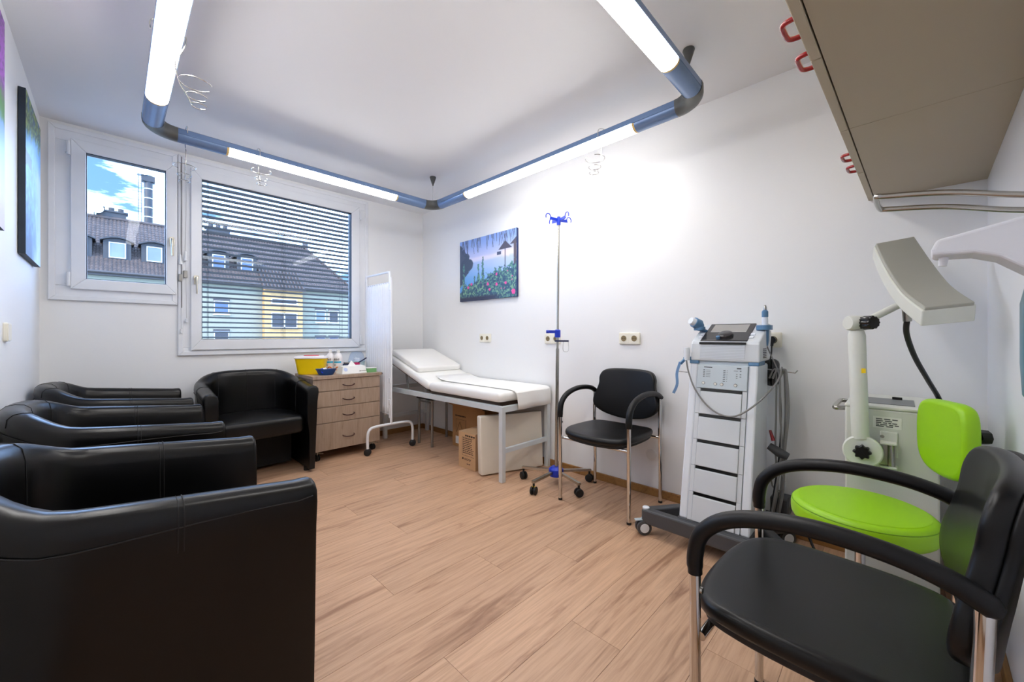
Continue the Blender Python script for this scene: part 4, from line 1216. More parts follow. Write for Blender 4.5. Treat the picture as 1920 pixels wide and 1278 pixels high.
MB().tube(catmull([(0.03, -0.03, 1.015), (0.028, -0.028, 0.965), (0.034, -0.034, 0.945), (0.05, -0.05, 0.945), (0.056, -0.056, 0.965), (0.054, -0.054, 1.015)], 4), 0.0016, 6).xf(tilt).build('holder_wire', 'wire', iv)
hk = MB().lathe([(0.0, 1.845), (0.014, 1.845), (0.016, 1.87), (0.012, 1.905), (0.0, 1.905)], 14).xf(tilt).build('hook_hub', 'royal_blue', iv)
for q, a in enumerate((15, 105, 195, 285)):
    a = math.radians(a - 30); c, s = math.cos(a), math.sin(a)
    mb = MB().bar((c * 0.01, s * 0.01, 1.88), (c * 0.075, s * 0.075, 1.885), 0.008, 0.02)
    pts = []
    for i in range(11):
        t = math.radians(230 - 26 * i)
        pts.append((c * (0.092 + 0.02 * math.cos(t)), s * (0.092 + 0.02 * math.cos(t)), 1.893 + 0.022 * math.sin(t)))
    mb.tube([(c * 0.07, s * 0.07, 1.88)] + pts, 0.0038, 8)
    mb.xf(tilt).build('hook', 'royal_blue', iv)

# ------------------------------------------------------------------ visitor chairs
def make_chair():
    r = empty('visitor_chair')
    LX, LY = 0.203, 0.24
    for s in (-1, 1):
        MB().cyl((LX, s * LY, 0.012), (LX, s * LY, 0.56), 0.0115, n=16).build('leg', 'chrome', r)
        MB().tube(catmull([(-LX, s * LY, 0.012), (-LX - 0.004, s * LY, 0.2), (-LX + 0.006, s * LY, 0.42), (-LX, s * LY, 0.665)], 6), 0.0115, 16).build('leg', 'chrome', r)
        for x in (LX, -LX):
            MB().cyl((x, s * LY, 0), (x, s * LY, 0.013), 0.0125, n=14).build('leg_cap', 'rubber', r)
        ap = catmull([(LX, s * LY, 0.535), (LX, s * LY, 0.575), (LX - 0.012, s * LY, 0.622), (LX - 0.05, s * LY, 0.662), (LX - 0.11, s * LY, 0.688), (LX - 0.20, s * LY, 0.703), (LX - 0.30, s * LY, 0.70), (LX - 0.37, s * LY, 0.685), (LX - 0.412, s * LY, 0.664)], 6)
        arm = MB()
        P = [Vector(p) for p in ap]; rings = []
        for i in range(len(P)):
            t = (P[min(i + 1, len(P) - 1)] - P[max(i - 1, 0)]).normalized()
            u = Vector((0, 1, 0)); w = t.cross(u).normalized()
            k = 1.0 if i > 2 else 0.9
            rings.append([P[i] + u * math.cos(2 * PI * j / 14) * 0.0185 * k + w * math.sin(2 * PI * j / 14) * 0.0165 * k for j in range(14)])
        e0 = [p + (P[-1] - P[-2]).normalized() * 0.01 for p in [sum((Vector(q) for q in rings[-1]), Vector()) / 14 + (Vector(q) - sum((Vector(q2) for q2 in rings[-1]), Vector()) / 14) * 0.6 for q in rings[-1]]]
        rings.append(e0)
        arm.loft(rings).build('armrest', 'rubber_arm', r)
        MB().lathe([(0.0, -0.004), (0.007, -0.003), (0.007, 0.003), (0.0, 0.004)], 10, (LX - 0.012, s * (LY - 0.003), 0.50), 'X').build('rivet', 'steel', r)
    for x, z in ((LX - 0.012, 0.402), (-LX + 0.01, 0.412)):
        MB().tube([(x, -LY, z), (x, LY, z)], 0.0095, 12).build('crossbar', 'chrome', r)
    for s in (-1, 1):
        MB().tube([(LX - 0.012, s * 0.17, 0.404), (-LX + 0.01, s * 0.17, 0.412)], 0.009, 10).build('seat_bar', 'rubber', r)
    so = outline2d([(0.245, 0.0), (0.238, 0.11), (0.21, 0.192), (0.14, 0.227), (0.0, 0.233), (-0.125, 0.222), (-0.192, 0.188), (-0.214, 0.10), (-0.218, 0.0), (-0.214, -0.10), (-0.192, -0.188), (-0.125, -0.222), (0.0, -0.233), (0.14, -0.227), (0.21, -0.192), (0.238, -0.11)], 4)
    def sw(p): return (p[0], p[1], p[2] - 0.35 * max(0, p[0] - 0.13) ** 1.6 + 0.10 * p[1] ** 2)
    MB().loft(cushion_rings(so, 0.424, 0.464, 0.018, -0.006, warp=sw)).build('seat', 'vinyl', r, angle=60)
    MB().loft(cushion_rings([(x * 0.95, y * 0.95) for x, y in so], 0.408, 0.43, 0.008, 0, warp=sw)).build('seat_shell', 'rubber', r, angle=60)
    # backrest in the y-z plane, curved
    bo = outline2d([(0.0, 0.832), (0.11, 0.830), (0.175, 0.815), (0.203, 0.775), (0.204, 0.725), (0.218, 0.675), (0.234, 0.63), (0.234, 0.585), (0.205, 0.548), (0.13, 0.515), (0.0, 0.498),
                    (-0.13, 0.515), (-0.205, 0.548), (-0.234, 0.585), (-0.234, 0.63), (-0.218, 0.675), (-0.204, 0.725), (-0.203, 0.775), (-0.175, 0.815), (-0.11, 0.830)], 4)
    def bw(off):
        def f(p):
            y, z, d = p
            return (-0.236 + 0.7 * y * y + d - (z - 0.6) * 0.14 + off, y, z)
        return f
    MB().loft(cushion_rings(bo, 0.0, 0.034, 0.014, 0.006, c=(0, 0.66), warp=bw(0.0))).build('backrest', 'vinyl', r, angle=60)
    MB().loft(cushion_rings([(y * 0.985, 0.66 + (z - 0.66) * 0.985) for y, z in bo], 0.0, 0.016, 0.007, 0, c=(0, 0.66), warp=bw(-0.013))).build('back_shell', 'rubber_arm', r, angle=60)
    for s in (-1, 1):
        MB().bar((-LX, s * LY, 0.62), (-LX - 0.012, s * 0.205, 0.63), 0.012, 0.03).build('back_bracket', 'rubber', r)
    return r
ch = make_chair()
ch.location = (2.226, 1.311, 0); ch.rotation_euler = (0, 0, PI)
tag(ch, 'black vinyl visitor chair with chrome legs against the right wall', 'chair', 'black visitor chairs')
c2 = copy_tree(ch)
c2.location = (1.125, 0.104, 0); c2.rotation_euler = (0, 0, PI / 2 + NANG)
tag(c2, 'black vinyl visitor chair in the right foreground before the green stool', 'chair', 'black visitor chairs')

# ------------------------------------------------------------------ therapy tower
TW = tag(empty('therapy_tower', (2.2, 0.632, 0)), 'pale grey therapy tower with screen and drawers on a wheeled base', 'medical device')
TX, TY = 2.2, 0.632
def fx(z): return 2.005 - TX + (z - 0.14) * 0.205     # front plane leans back
hwid = 0.158
# wheeled base
bs = MB()
bs.bar((-0.205, -0.34, 0.098), (-0.205, 0.34, 0.098), 0.05, 0.075)
for s in (-1, 1):
    bs.bar((-0.205, s * 0.33, 0.100), (0.05, s * 0.14, 0.105), 0.045, 0.07)
    bs.bar((0.05, s * 0.14, 0.105), (0.2, s * 0.24, 0.10), 0.045, 0.07)
bs.bx(-0.20, 0.21, -0.165, 0.165, 0.07, 0.142)
base = bs.build('base', 'device_dark', TW, smooth=False, bevel=0.008)
for x, y in ((-0.205, 0.325), (-0.205, -0.325), (0.2, 0.24), (0.2, -0.24)):
    MB().lathe([(0.0, 0.134), (0.018, 0.134), (0.018, 0.142), (0.012, 0.146), (0.0, 0.146)], 16, (x, y, 0)).build('bolt_cap', 'device_pale', base)
    a, b, hcap = MB(), MB(), MB()
    cx_, cy_ = x - 0.012, y + 0.01
    for s in (-1, 1):
        a.tube([(cx_, cy_ + s * 0.006, 0.038), (cx_, cy_ + s * 0.007, 0.038), (cx_, cy_ + s * 0.021, 0.038), (cx_, cy_ + s * 0.023, 0.038)], [0.034, 0.038, 0.038, 0.033], 22)
        hcap.tube([(cx_, cy_ + s * 0.0225, 0.038), (cx_, cy_ + s * 0.025, 0.038)], [0.025, 0.023], 20)
    rot = Matrix.Translation((cx_, cy_, 0)) @ Matrix.Rotation(-0.75, 4, 'Z') @ Matrix.Translation((-cx_, -cy_, 0))
    b.tube([(cx_, cy_ - 0.005, 0.038), (cx_, cy_ + 0.005, 0.038)], 0.026, 14).cyl((cx_, cy_, 0.05), (cx_, cy_, 0.085), 0.012, n=10).bar((cx_, cy_, 0.078), (cx_ - 0.045, cy_, 0.076), 0.022, 0.005)
    w = a.xf(rot).build('wheel', 'device_dark', TW)
    hcap.xf(rot).build('hub_cap', 'device_pale', w); b.xf(rot).build('fork', 'panel_grey', w)
# column: side cheeks and core
def slab(y0, y1, z0, z1, off0, back0, back1):
    """box whose front follows the leaning plane"""
    f0, f1 = fx(z0) + off0, fx(z1) + off0
    vs = []
    for (f, b, z) in ((f0, back0, z0), (f1, back1, z1)):
        vs += [(f, y0, z), (b, y0, z), (b, y1, z), (f, y1, z)]
    return MB().add(vs, [(3, 2, 1, 0), (4, 5, 6, 7), (0, 1, 5, 4), (1, 2, 6, 5), (2, 3, 7, 6), (3, 0, 4, 7)])
slab(-0.125, 0.125, 0.14, 0.925, 0.012, 0.19, 0.19).build('column', 'panel_grey', TW, smooth=False, bevel=0.002)
for s, m_ in ((1, 'device_pale'), (-1, 'device_white')):
    ya, yb = (0.118, hwid) if s > 0 else (-hwid, -0.118)
    slab(ya, yb, 0.14, 0.915, 0.004, 0.12, 0.16).build('side_cheek', 'device_pale', TW, smooth=False, bevel=0.008)
    slab(ya - 0.004, yb + 0.004, 0.908, 0.945, 0.0, 0.08, 0.08).build('cheek_cap', 'steel_blue', TW, smooth=False, bevel=0.005)
zs = [0.142, 0.277, 0.403, 0.530, 0.657, 0.785, 0.905]
for i in range(5):
    d = slab(-0.096, 0.096, zs[i] + 0.001, zs[i + 1] - 0.0155, -0.002, 0.05, 0.05).build('drawer', 'device_white', TW, smooth=False, bevel=0.003)
    slab(-0.094, 0.094, zs[i + 1] - 0.0145, zs[i + 1] - 0.002, 0.004, 0.05, 0.05).build('drawer_slot', 'black_gloss', TW, smooth=False)
    for s in (-1, 1):
        slab(s * 0.107 - 0.010, s * 0.107 + 0.010, zs[i] + 0.001, zs[i + 1] - 0.001, 0.002, 0.05, 0.05).build('drawer_side', 'device_white', TW, smooth=False, bevel=0.001)
pn = slab(-0.116, 0.116, zs[5] + 0.001, zs[6], -0.003, 0.05, 0.05).build('control_panel', 'panel_grey', TW, smooth=False, bevel=0.003)
# print and buttons on the panel (y = + is on the left as seen from the room)
def on_panel(y, z): return Vector((fx(z) - 0.0036, y, z))
pr = MB()
def mark(y0, y1, z, h=0.003): pr.bar(on_panel(y0, z), on_panel(y1, z), 0.0008, h, (0, 0, 1))
mark(0.085, 0.045, 0.893, 0.004); mark(-0.068, -0.088, 0.893, 0.006)
for q in range(5):
    mark(0.087, 0.079, 0.879 - q * 0.0085); mark(0.074, 0.052, 0.879 - q * 0.0085, 0.0012)
for q in range(7):
    mark(-0.008, -0.018, 0.880 - q * 0.0088); mark(-0.024, -0.027, 0.880 - q * 0.0088, 0.002)
mark(-0.055, -0.074, 0.881, 0.0015)
for q in range(3): mark(-0.082, -0.089, 0.881 - q * 0.011 - (0.006 if q else 0)); mark(-0.066, -0.073, 0.864 - q * 0.009, 0.002)
pr.build('panel_print', 'device_dark', pn, smooth=False)
for y, z in ((0.083, 0.812), (0.026, 0.811), (-0.004, 0.811), (-0.066, 0.811)):
    MB().tube([on_panel(y, z) + Vector((0.002, 0, 0)), on_panel(y, z) + Vector((-0.002, 0, 0))], 0.0078, 16).build('button', 'cable_grey', pn)
    MB().tube([on_panel(y, z) + Vector((0.002, 0, 0)), on_panel(y, z) + Vector((-0.0028, 0, 0))], 0.006, 16).build('button_face', 'label_white', pn)
# head unit
f1, zb = fx(0.925), 0.925
hp = [(f1 - 0.004, zb), (f1 + 0.005, 1.012), (f1 + 0.012, 1.026), (0.165, 1.118), (0.205, 1.115), (0.215, 1.06), (0.165, 0.93)]
hd_ = MB().prism(hp, -0.163, 0.155, 'XZ').build('head', 'device_white', TW, smooth=False, bevel=0.006)
for q in range(9):
    z = 0.938 + q * 0.0078
    MB().bx(f1 - 0.007 + (z - zb) * 0.1, f1 + 0.02, -0.10, 0.108, z, z + 0.0045).build('grille_slat', 'device_pale', hd_, smooth=False)
MB().bx(f1 - 0.001, f1 + 0.03, -0.105, 0.112, 1.0105, 1.0225).build('dark_strip', 'black_gloss', hd_, smooth=False)
# sloping display
sx0, sz0, sx1, sz1 = f1 + 0.013, 1.026, 0.163, 1.1175
du = Vector((sx1 - sx0, 0, sz1 - sz0)).normalized(); dn = Vector((-du.z, 0, du.x))
SL = Vector((sx1 - sx0, 0, sz1 - sz0)).length
def on_slope(s, y, n=0.0): return Vector((sx0, y, sz0)) + du * s + dn * n
def slope_box(s0, s1, y0, y1, n0, n1):
    vs = [on_slope(s, y, n) for n in (n0, n1) for y in (y0, y1) for s in (s0, s1)]
    return MB().add(vs, [(0, 2, 3, 1), (4, 5, 7, 6), (0, 1, 5, 4), (2, 6, 7, 3), (0, 4, 6, 2), (1, 3, 7, 5)])
bz = slope_box(0.0, SL - 0.002, -0.108, 0.112, -0.004, 0.005).build('display_bezel', 'bezel', hd_, smooth=False, bevel=0.003)
slope_box(SL * 0.47, SL * 0.92, -0.082, 0.088, 0.004, 0.0062).build('display', 'lcd', hd_, smooth=False)
c0 = on_slope(SL * 0.27, 0.002, 0.005)
MB().tube([c0, c0 + dn * 0.012, c0 + dn * 0.016], [0.036, 0.034, 0.028], 24).build('dial', 'bezel', hd_)
c1 = on_slope(SL * 0.12, 0.03, 0.005)
MB().tube([c1, c1 + dn * 0.012, c1 + dn * 0.014], [0.010, 0.010, 0.006], 14).build('dial_marker', 'steel_blue', hd_)
for y in (0.122, -0.118):
    for s in (0.16, 0.32):
        slope_box(SL * s, SL * (s + 0.09), y - 0.010, y + 0.010, 0.0, 0.007).build('key', 'device_pale', hd_, smooth=False, bevel=0.002)
for q in range(6):
    MB().bx(f1 + 0.07, f1 + 0.12, -0.1665, -0.162, 0.945 + q * 0.0085, 0.949 + q * 0.0085).build('vent', 'bezel', hd_, smooth=False)
# probe holders and probes
hl = MB().lathe([(0.0, 0.0), (0.028, 0.0), (0.03, 0.01), (0.028, 0.02), (0.0, 0.02)], 18, (0.06, 0.143, 1.085)).bar((0.09, 0.12, 1.08), (0.06, 0.145, 1.09), 0.03, 0.014).build('probe_holder', 'steel_blue', hd_)
pb = MB()
pb.tube([(0.06, 0.143, 1.102), (0.052, 0.148, 1.118), (0.03, 0.162, 1.13)], [0.026, 0.03, 0.028], 18)
pb.build('round_probe', 'steel_blue', TW)
MB().tube([(0.031, 0.161, 1.129), (0.012, 0.173, 1.138)], [0.022, 0.019], 18).build('probe_face', 'device_pale', TW)
rh = MB().loft([[(p[0] + 0.115, p[1] - 0.152, z) for p in rrect(0.085, 0.066, 0.03, 5)] for z in (1.085, 1.108)]).build('probe_shelf', 'steel_blue', hd_)
MB().lathe([(0.0, 1.0), (0.014, 1.005), (0.018, 1.03), (0.02, 1.086), (0.0, 1.086)], 14, (0.115, -0.154, 0)).build('probe_cup', 'steel_blue', rh)
MB().lathe([(0.0, 1.02), (0.012, 1.02), (0.014, 1.10), (0.014, 1.14), (0.012, 1.15), (0.0, 1.15)], 14, (0.115, -0.154, 0)).build('pen_probe', 'device_pale', TW)
MB().lathe([(0.0, 1.15), (0.0145, 1.15), (0.0145, 1.178), (0.008, 1.186), (0.0, 1.186)], 14, (0.115, -0.154, 0)).build('probe_collar', 'steel_blue', TW)
MB().lathe([(0.0, 1.185), (0.008, 1.185), (0.008, 1.2), (0.005, 1.21), (0.0, 1.21)], 12, (0.115, -0.154, 0)).build('probe_tip', 'steel', TW)
# white applicator in a clip on the left cheek with its strap
cz = 0.935
lh = MB().bar((fx(cz) + 0.02, hwid - 0.005, cz), (fx(cz) - 0.01, hwid + 0.028, cz - 0.004), 0.03, 0.016).bar((fx(cz) - 0.01, hwid + 0.02, cz), (fx(cz) - 0.035, hwid + 0.04, cz - 0.03), 0.012, 0.012).build('clip', 'steel_blue', TW)
MB().tube([(fx(cz) - 0.015, hwid + 0.012, cz - 0.01), (fx(cz) - 0.018, hwid + 0.012, cz + 0.035), (fx(cz) - 0.02, hwid + 0.013, cz + 0.058)], [0.014, 0.017, 0.013], 14).build('applicator', 'device_pale', TW)
st = catmull([(fx(cz) - 0.035, hwid + 0.04, cz - 0.02), (fx(cz) - 0.04, hwid + 0.056, cz - 0.08), (fx(cz) - 0.04, hwid + 0.055, cz - 0.14), (fx(cz) - 0.04, hwid + 0.075, cz - 0.19)], 5)
sm_b = MB()
for a_, b_ in zip(st[:-1], st[1:]): sm_b.bar(a_, b_, 0.014, 0.003, (1, 0.4, 0))
sm_b.build('strap', 'ribbon_blue', TW)
MB().tube([(fx(0.86), hwid + 0.0, 0.86), (fx(0.86) + 0.01, hwid + 0.06, 0.862)], 0.0025, 6).build('hook_wire', 'wire', TW)
# cable swagged over the drawers
cb = [(fx(0.93) - 0.03, hwid + 0.01, 0.925), (fx(0.87) - 0.022, hwid - 0.004, 0.86), (fx(0.78) - 0.018, 0.115, 0.775), (fx(0.70) - 0.016, 0.05, 0.70), (fx(0.66) - 0.016, -0.02, 0.665), (fx(0.67) - 0.018, -0.09, 0.675), (fx(0.74) - 0.015, -0.17, 0.745), (0.06, -0.215, 0.83), (0.12, -0.225, 0.90)]
MB().tube(catmull(cb, 7), 0.0042, 8).build('cable', 'cable_grey', TW)
MB().tube(catmull([(0.115, -0.156, 1.02), (0.11, -0.176, 0.97), (0.105, -0.205, 0.9), (0.12, -0.215, 0.84)], 6), 0.003, 6).build('cable', 'cable_grey', TW)
# hanging cable bundle on the right
MB().tube([(0.17, -0.14, 0.885), (0.15, -0.20, 0.878), (0.15, -0.275, 0.872), (0.15, -0.285, 0.885)], 0.003, 6).build('cable_hook', 'wire', TW)
rs = random.Random(3)
for q, (yy, m_, r_) in enumerate(((-0.20, 'cable_grey', 0.0042), (-0.215, 'cable_grey', 0.005), (-0.228, 'cable_grey', 0.0042), (-0.242, 'cable_grey', 0.006), (-0.205, 'cable_black', 0.004))):
    xx = 0.14 + rs.uniform(-0.02, 0.02)
    e = (xx + rs.uniform(-0.03, 0.03), yy + rs.uniform(-0.02, 0.02), rs.uniform(0.24, 0.34))
    MB().tube(catmull([(xx, yy + 0.03, 0.84), (xx, yy + 0.01, 0.885), (xx, yy, 0.86), (xx - 0.005, yy - 0.01 * q * 0.3, 0.68), (xx, yy + rs.uniform(-0.015, 0.015), 0.48), e, (e[0], e[1] + 0.02, 0.15)], 7), r_, 8).build('hanging_cable', m_, TW)
ps_ = []
for i in range(26):
    a = 2 * PI * i / 10
    ps_.append((0.12 + 0.006 * i / 8, -0.205 + 0.028 * math.cos(a), 0.33 + 0.05 * math.sin(a)))
MB().tube(ps_, 0.003, 6).build('cable_coil', 'cable_grey', TW)
MB().tube([(0.12, -0.175, 0.58), (0.115, -0.19, 0.53)], [0.006, 0.009], 10).build('red_plug', 'handle_red', TW)
MB().tube([(0.12, -0.17, 0.50), (0.12, -0.215, 0.475), (0.125, -0.25, 0.46)], [0.018, 0.024, 0.018], 12).build('cable_plug', 'device_dark', TW)
# black mains lead: plug in the wall, wound adapter on the hook
ml = tag(empty('mains_adapter', (2.44, 0.46, 0.80)), 'black mains plug and adapter hanging beside the therapy tower', 'adapter')
MB().tube([(0.05, 0.018, 0.233), (0.02, 0.018, 0.233)], [0.018, 0.019], 16).tube([(0.03, 0.018, 0.232), (0.026, 0.018, 0.20)], [0.010, 0.007], 10).build('plug', 'cable_black', ml)
MB().tube(catmull([(0.026, 0.018, 0.205), (0.02, 0.02, 0.15), (0.0, 0.025, 0.11), (-0.02, 0.03, 0.09)], 6), 0.004, 8).build('lead', 'cable_black', ml)
adp = MB().loft([[(p[0] * 0 + x_, p[0] + 0.005, p[1] + 0.065) for p in rrect(w_, h_, 0.028, 5)] for x_, w_, h_ in ((-0.055, 0.05, 0.12), (-0.05, 0.066, 0.14), (-0.03, 0.066, 0.14), (-0.025, 0.05, 0.12))]).build('adapter_body', 'device_dark', ml)
MB().tube(catmull([(-0.058, 0.02, 0.115), (-0.06, 0.022, 0.07), (-0.058, 0.016, 0.02)], 5), 0.009, 10).build('wound_lead', 'cable_black', ml)
MB().bx(0.165, 0.265, -0.245, -0.165, 0.142, 0.232).build('power_box', 'device_dark', TW, bevel=0.008)
MB().tube(catmull([(0.23, -0.245, 0.18), (0.235, -0.29, 0.12), (0.2, -0.34, 0.02), (0.15, -0.37, 0.006), (0.1, -0.40, 0.006)], 6), 0.006, 8).build('floor_cable', 'cable_black', TW)

# ------------------------------------------------------------------ microwave therapy unit
mw = tag(empty('microwave_unit', (2.25, 0.02, 0)), 'cream microwave therapy cart with jointed arm and curved emitter plate', 'medical device')
OXm, OYm = 2.25, 0.02
def mwp(p): return (p[0] - OXm, p[1] - OYm, p[2])
def mwb(mb, name, m_, parent=None, **kw):
    mb.v = [mwp(p) for p in mb.v]
    return mb.build(name, m_, parent or mw, **kw)
X0, X1, Y0, Y1, ZT = 2.035, 2.45, -0.108, 0.148, 0.775
mwb(MB().bx(X0, X1, Y0, Y1, 0.10, ZT), 'body', 'mw_white', smooth=False, bevel=0.006)
mwb(MB().bx(X0 - 0.002, X1, Y0 - 0.001, Y1 + 0.001, ZT, ZT + 0.012), 'top', 'mw_white', smooth=False, bevel=0.004)
mwb(MB().bx(X0 + 0.07, X0 + 0.26, -0.048, 0.095, ZT + 0.012, ZT + 0.0145), 'control_panel', 'mw_panel', smooth=False)
mwb(MB().prism([(X0 + 0.235, ZT + 0.014), (X0 + 0.25, ZT + 0.014), (X0 + 0.245, ZT + 0.024)], -0.015, 0.015, 'XZ'), 'rocker_switch', 'black_gloss', smooth=False)
mwb(MB().tube(catmull([(X0 + 0.05, Y1, 0.762), (X0 + 0.03, Y1 + 0.03, 0.762), (X0 + 0.08, Y1 + 0.036, 0.762), (X0 + 0.25, Y1 + 0.036, 0.762), (X0 + 0.29, Y1 + 0.03, 0.762), (X0 + 0.27, Y1, 0.762)], 5), 0.009, 10), 'handle', 'steel')
lbl = mwb(MB().bx(X0 - 0.0012, X0 + 0.002, -0.012, 0.066, 0.706, 0.748), 'type_label', 'label_white', smooth=False)
pm = MB(); print_lines(pm, X0 - 0.0014, 0.058, -0.004, [0.738, 0.731, 0.724, 0.717, 0.711], 21, 0.0035)
mwb(pm, 'label_print', 'device_dark', lbl, smooth=False)
for x in (X0 + 0.115, X1 - 0.06):
    for y in (Y0 + 0.05, Y1 - 0.05):
        a, b = MB(), MB(); caster(a, b, x, y, 0.034, 0.04, 0.4, 0.105)
        w = mwb(a, 'caster', 'rubber'); mwb(b, 'caster_stem', 'steel', w)
# bracket and swivel disc
br = mwb(MB().bx(X0 - 0.006, X0 + 0.002, -0.002, 0.046, 0.60, 0.695).bx(X0 - 0.045, X0, 0.0, 0.046, 0.652, 0.660).bx(X0 - 0.045, X0, 0.0, 0.046, 0.566, 0.574), 'bracket', 'mw_white', smooth=False, bevel=0.003)
mwb(MB().cyl((X0 - 0.03, 0.016, 0.572), (X0 - 0.03, 0.016, 0.654), 0.0105, n=16), 'hinge_pin', 'steel', br)
mwb(MB().bx(X0 - 0.034, X0 - 0.026, 0.02, 0.12, 0.575, 0.655), 'swivel_plate', 'steel', br, smooth=False, bevel=0.002)
mwb(MB().tube([(X0 - 0.012, 0.04, 0.675), (X0 - 0.004, 0.04, 0.675)], [0.004, 0.007], 8), 'screw', 'steel', br)
dsc = mwb(MB().tube([(X0 - 0.075, 0.093, 0.622), (X0 - 0.071, 0.093, 0.622), (X0 - 0.055, 0.093, 0.622), (X0 - 0.034, 0.093, 0.622)], [0.054, 0.058, 0.058, 0.05], 36), 'swivel_disc', 'mw_white')
kn = [ (0.024 + 0.003 * math.cos(8 * 2 * PI * i / 48)) for i in range(48)]
mwb(MB().loft([[(X0 - 0.075 - d_, 0.093 + kn[i] * s_ * math.cos(2 * PI * i / 48), 0.622 + kn[i] * s_ * math.sin(2 * PI * i / 48)) for i in range(48)] for d_, s_ in ((-0.002, 1.0), (0.018, 1.0), (0.022, 0.85))]), 'knob', 'black_gloss', dsc)
# upright tube, joint and arm
UX, UY = X0 - 0.055, 0.098
tube_ = mwb(MB().tube([(UX, UY, 0.668), (UX, UY + 0.002, 0.68), (UX + 0.002, UY + 0.012, 1.055), (UX + 0.002, UY + 0.012, 1.072), (UX + 0.002, UY + 0.012, 1.076)], [0.0265, 0.0265, 0.0265, 0.022, 0.012], 22), 'upright', 'mw_white')
mwb(MB().bx(UX - 0.0275, UX - 0.022, UY - 0.009, UY + 0.003, 0.915, 0.932).xf(Matrix.Translation((0, -0.006, 0))), 'warning_sticker', 'yellow_plastic', tube_, smooth=False)
jz = 1.102
J = Vector((UX + 0.002, UY + 0.012, jz))
d_ = Vector((-0.72, -0.69, 0.0)).normalized()
side = Vector((0.69, -0.72, 0)).normalized()
mwb(MB().tube([J - side * 0.034, J - side * 0.028, J + side * 0.028, J + side * 0.034], [0.024, 0.028, 0.028, 0.024], 20).cyl(J - Vector((0, 0, 0.035)), J, 0.012), 'joint', 'mw_white')
kd = [0.024 + 0.0015 * math.cos(12 * 2 * PI * i / 60) for i in range(60)]
kb = []
for dd, ss in ((0.02, 1.0), (0.058, 1.0), (0.062, 0.86)):
    c = J + d_ * dd + side * 0.01
    kb.append([c + (side * math.cos(2 * PI * i / 60) + Vector((0, 0, 1)) * math.sin(2 * PI * i / 60)) * kd[i] * ss for i in range(60)])
mwb(MB().loft(kb), 'joint_knob', 'black_gloss')
mwb(MB().tube([J + side * 0.02, (2.05, 0.0, 1.165)], [0.0125, 0.0125], 14), 'arm', 'mw_white')
# curved emitter plate
L = [Vector(p) for p in ((2.258, 0.065, 1.442), (2.115, 0.031, 1.327), (1.964, -0.015, 1.213), (1.814, -0.063, 1.142))]
Rr = [Vector(p) for p in ((2.321, -0.050, 1.463), (2.179, -0.092, 1.336), (2.030, -0.132, 1.227), (1.880, -0.173, 1.156))]
Lc, Rc = catmull(L, 6), catmull(Rr, 6)
top_, und = [], []
shell_rings, plate_rings = [], []
m_ = len(Lc)
for i in range(m_):
    t = (Lc[min(i + 1, m_ - 1)] - Lc[max(i - 1, 0)]).normalized()
    wv = (Rc[i] - Lc[i]).normalized()
    n = wv.cross(t).normalized()
    if n.z > 0: n = -n
    th = 0.052
    l2, r2 = Lc[i] + n * 0.008 - wv * 0.006, Rc[i] + n * 0.008 + wv * 0.006
    dn2 = (n * 0.5 + Vector((0, 0, -0.5))).normalized()
    shell_rings.append([l2, r2, r2 + dn2 * th, l2 + dn2 * th])
    plate_rings.append([Lc[i] - n * 0.002, Rc[i] - n * 0.002, Rc[i] + n * 0.010, Lc[i] + n * 0.010])
em = mwb(MB().loft(shell_rings), 'emitter_housing', 'mw_white', angle=50, bevel=0.004)
mwb(MB().loft(plate_rings), 'emitter_plate', 'mw_grey', em, angle=50, bevel=0.003)
mwb(MB().tube([(1.985, -0.025, 1.15), (1.99, -0.026, 1.105)], [0.014, 0.012], 14), 'cable_gland', 'steel', em)
mwb(MB().tube(catmull([(1.99, -0.026, 1.115), (2.012, -0.024, 1.062), (2.093, -0.046, 0.977), (2.244, -0.086, 0.88), (2.38, -0.125, 0.787), (2.45, -0.14, 0.70), (2.455, -0.13, 0.60)], 8), 0.0085, 10), 'hose', 'cable_black')

# ------------------------------------------------------------------ green stool
gs = tag(empty('swivel_stool', (1.78, 0.09, 0)), 'lime green swivel stool with small backrest and casters', 'stool')
ou = [(0.192 * math.cos(2 * PI * i / 48), 0.192 * math.sin(2 * PI * i / 48)) for i in range(48)]
sob = MB().loft(cushion_rings(ou, 0.405, 0.482, 0.028, 0.008, k=5)).build('seat', 'lime', gs, angle=60)
MB().tube([(0.1885 * math.cos(2 * PI * i / 48), 0.1885 * math.sin(2 * PI * i / 48), 0.4665) for i in range(48)], 0.0018, 6, closed=True).build('seat_seam', 'lime_seam', sob)
MB().cyl((0, 0, 0.39), (0, 0, 0.407), 0.09, n=20).build('seat_plate', 'black_gloss', gs)
MB().cyl((0, 0, 0.1), (0, 0, 0.25), 0.025, n=16).cyl((0, 0, 0.25), (0, 0, 0.39), 0.014, n=14).build('gas_lift', 'chrome', gs)
MB().cyl((0, 0, 0.075), (0, 0, 0.125), 0.04, n=18).build('hub', 'chrome', gs)
for q in range(5):
    a = math.radians(148 + 72 * q); c, s = math.cos(a), math.sin(a)
    MB().bar((c * 0.03, s * 0.03, 0.108), (c * 0.285, s * 0.285, 0.092), 0.034, 0.018).build('leg', 'steel', gs, smooth=False, bevel=0.004)
    x, y = c * 0.27, s * 0.27
    aa, b = MB(), MB()
    caster(aa, b, x, y, 0.04, 0.036, a + 0.35, 0.095)
    w = aa.build('caster', 'rubber', gs)
    ax = Vector((math.cos(a + 0.35), math.sin(a + 0.35), 0)); cc = Vector((x, y, 0.04))
    b.tube([cc + ax * 0.0175, cc + ax * 0.0195], [0.03, 0.028], 18).tube([cc - ax * 0.0175, cc - ax * 0.0195], [0.03, 0.028], 18)
    b.build('wheel_disc', 'steel', w)
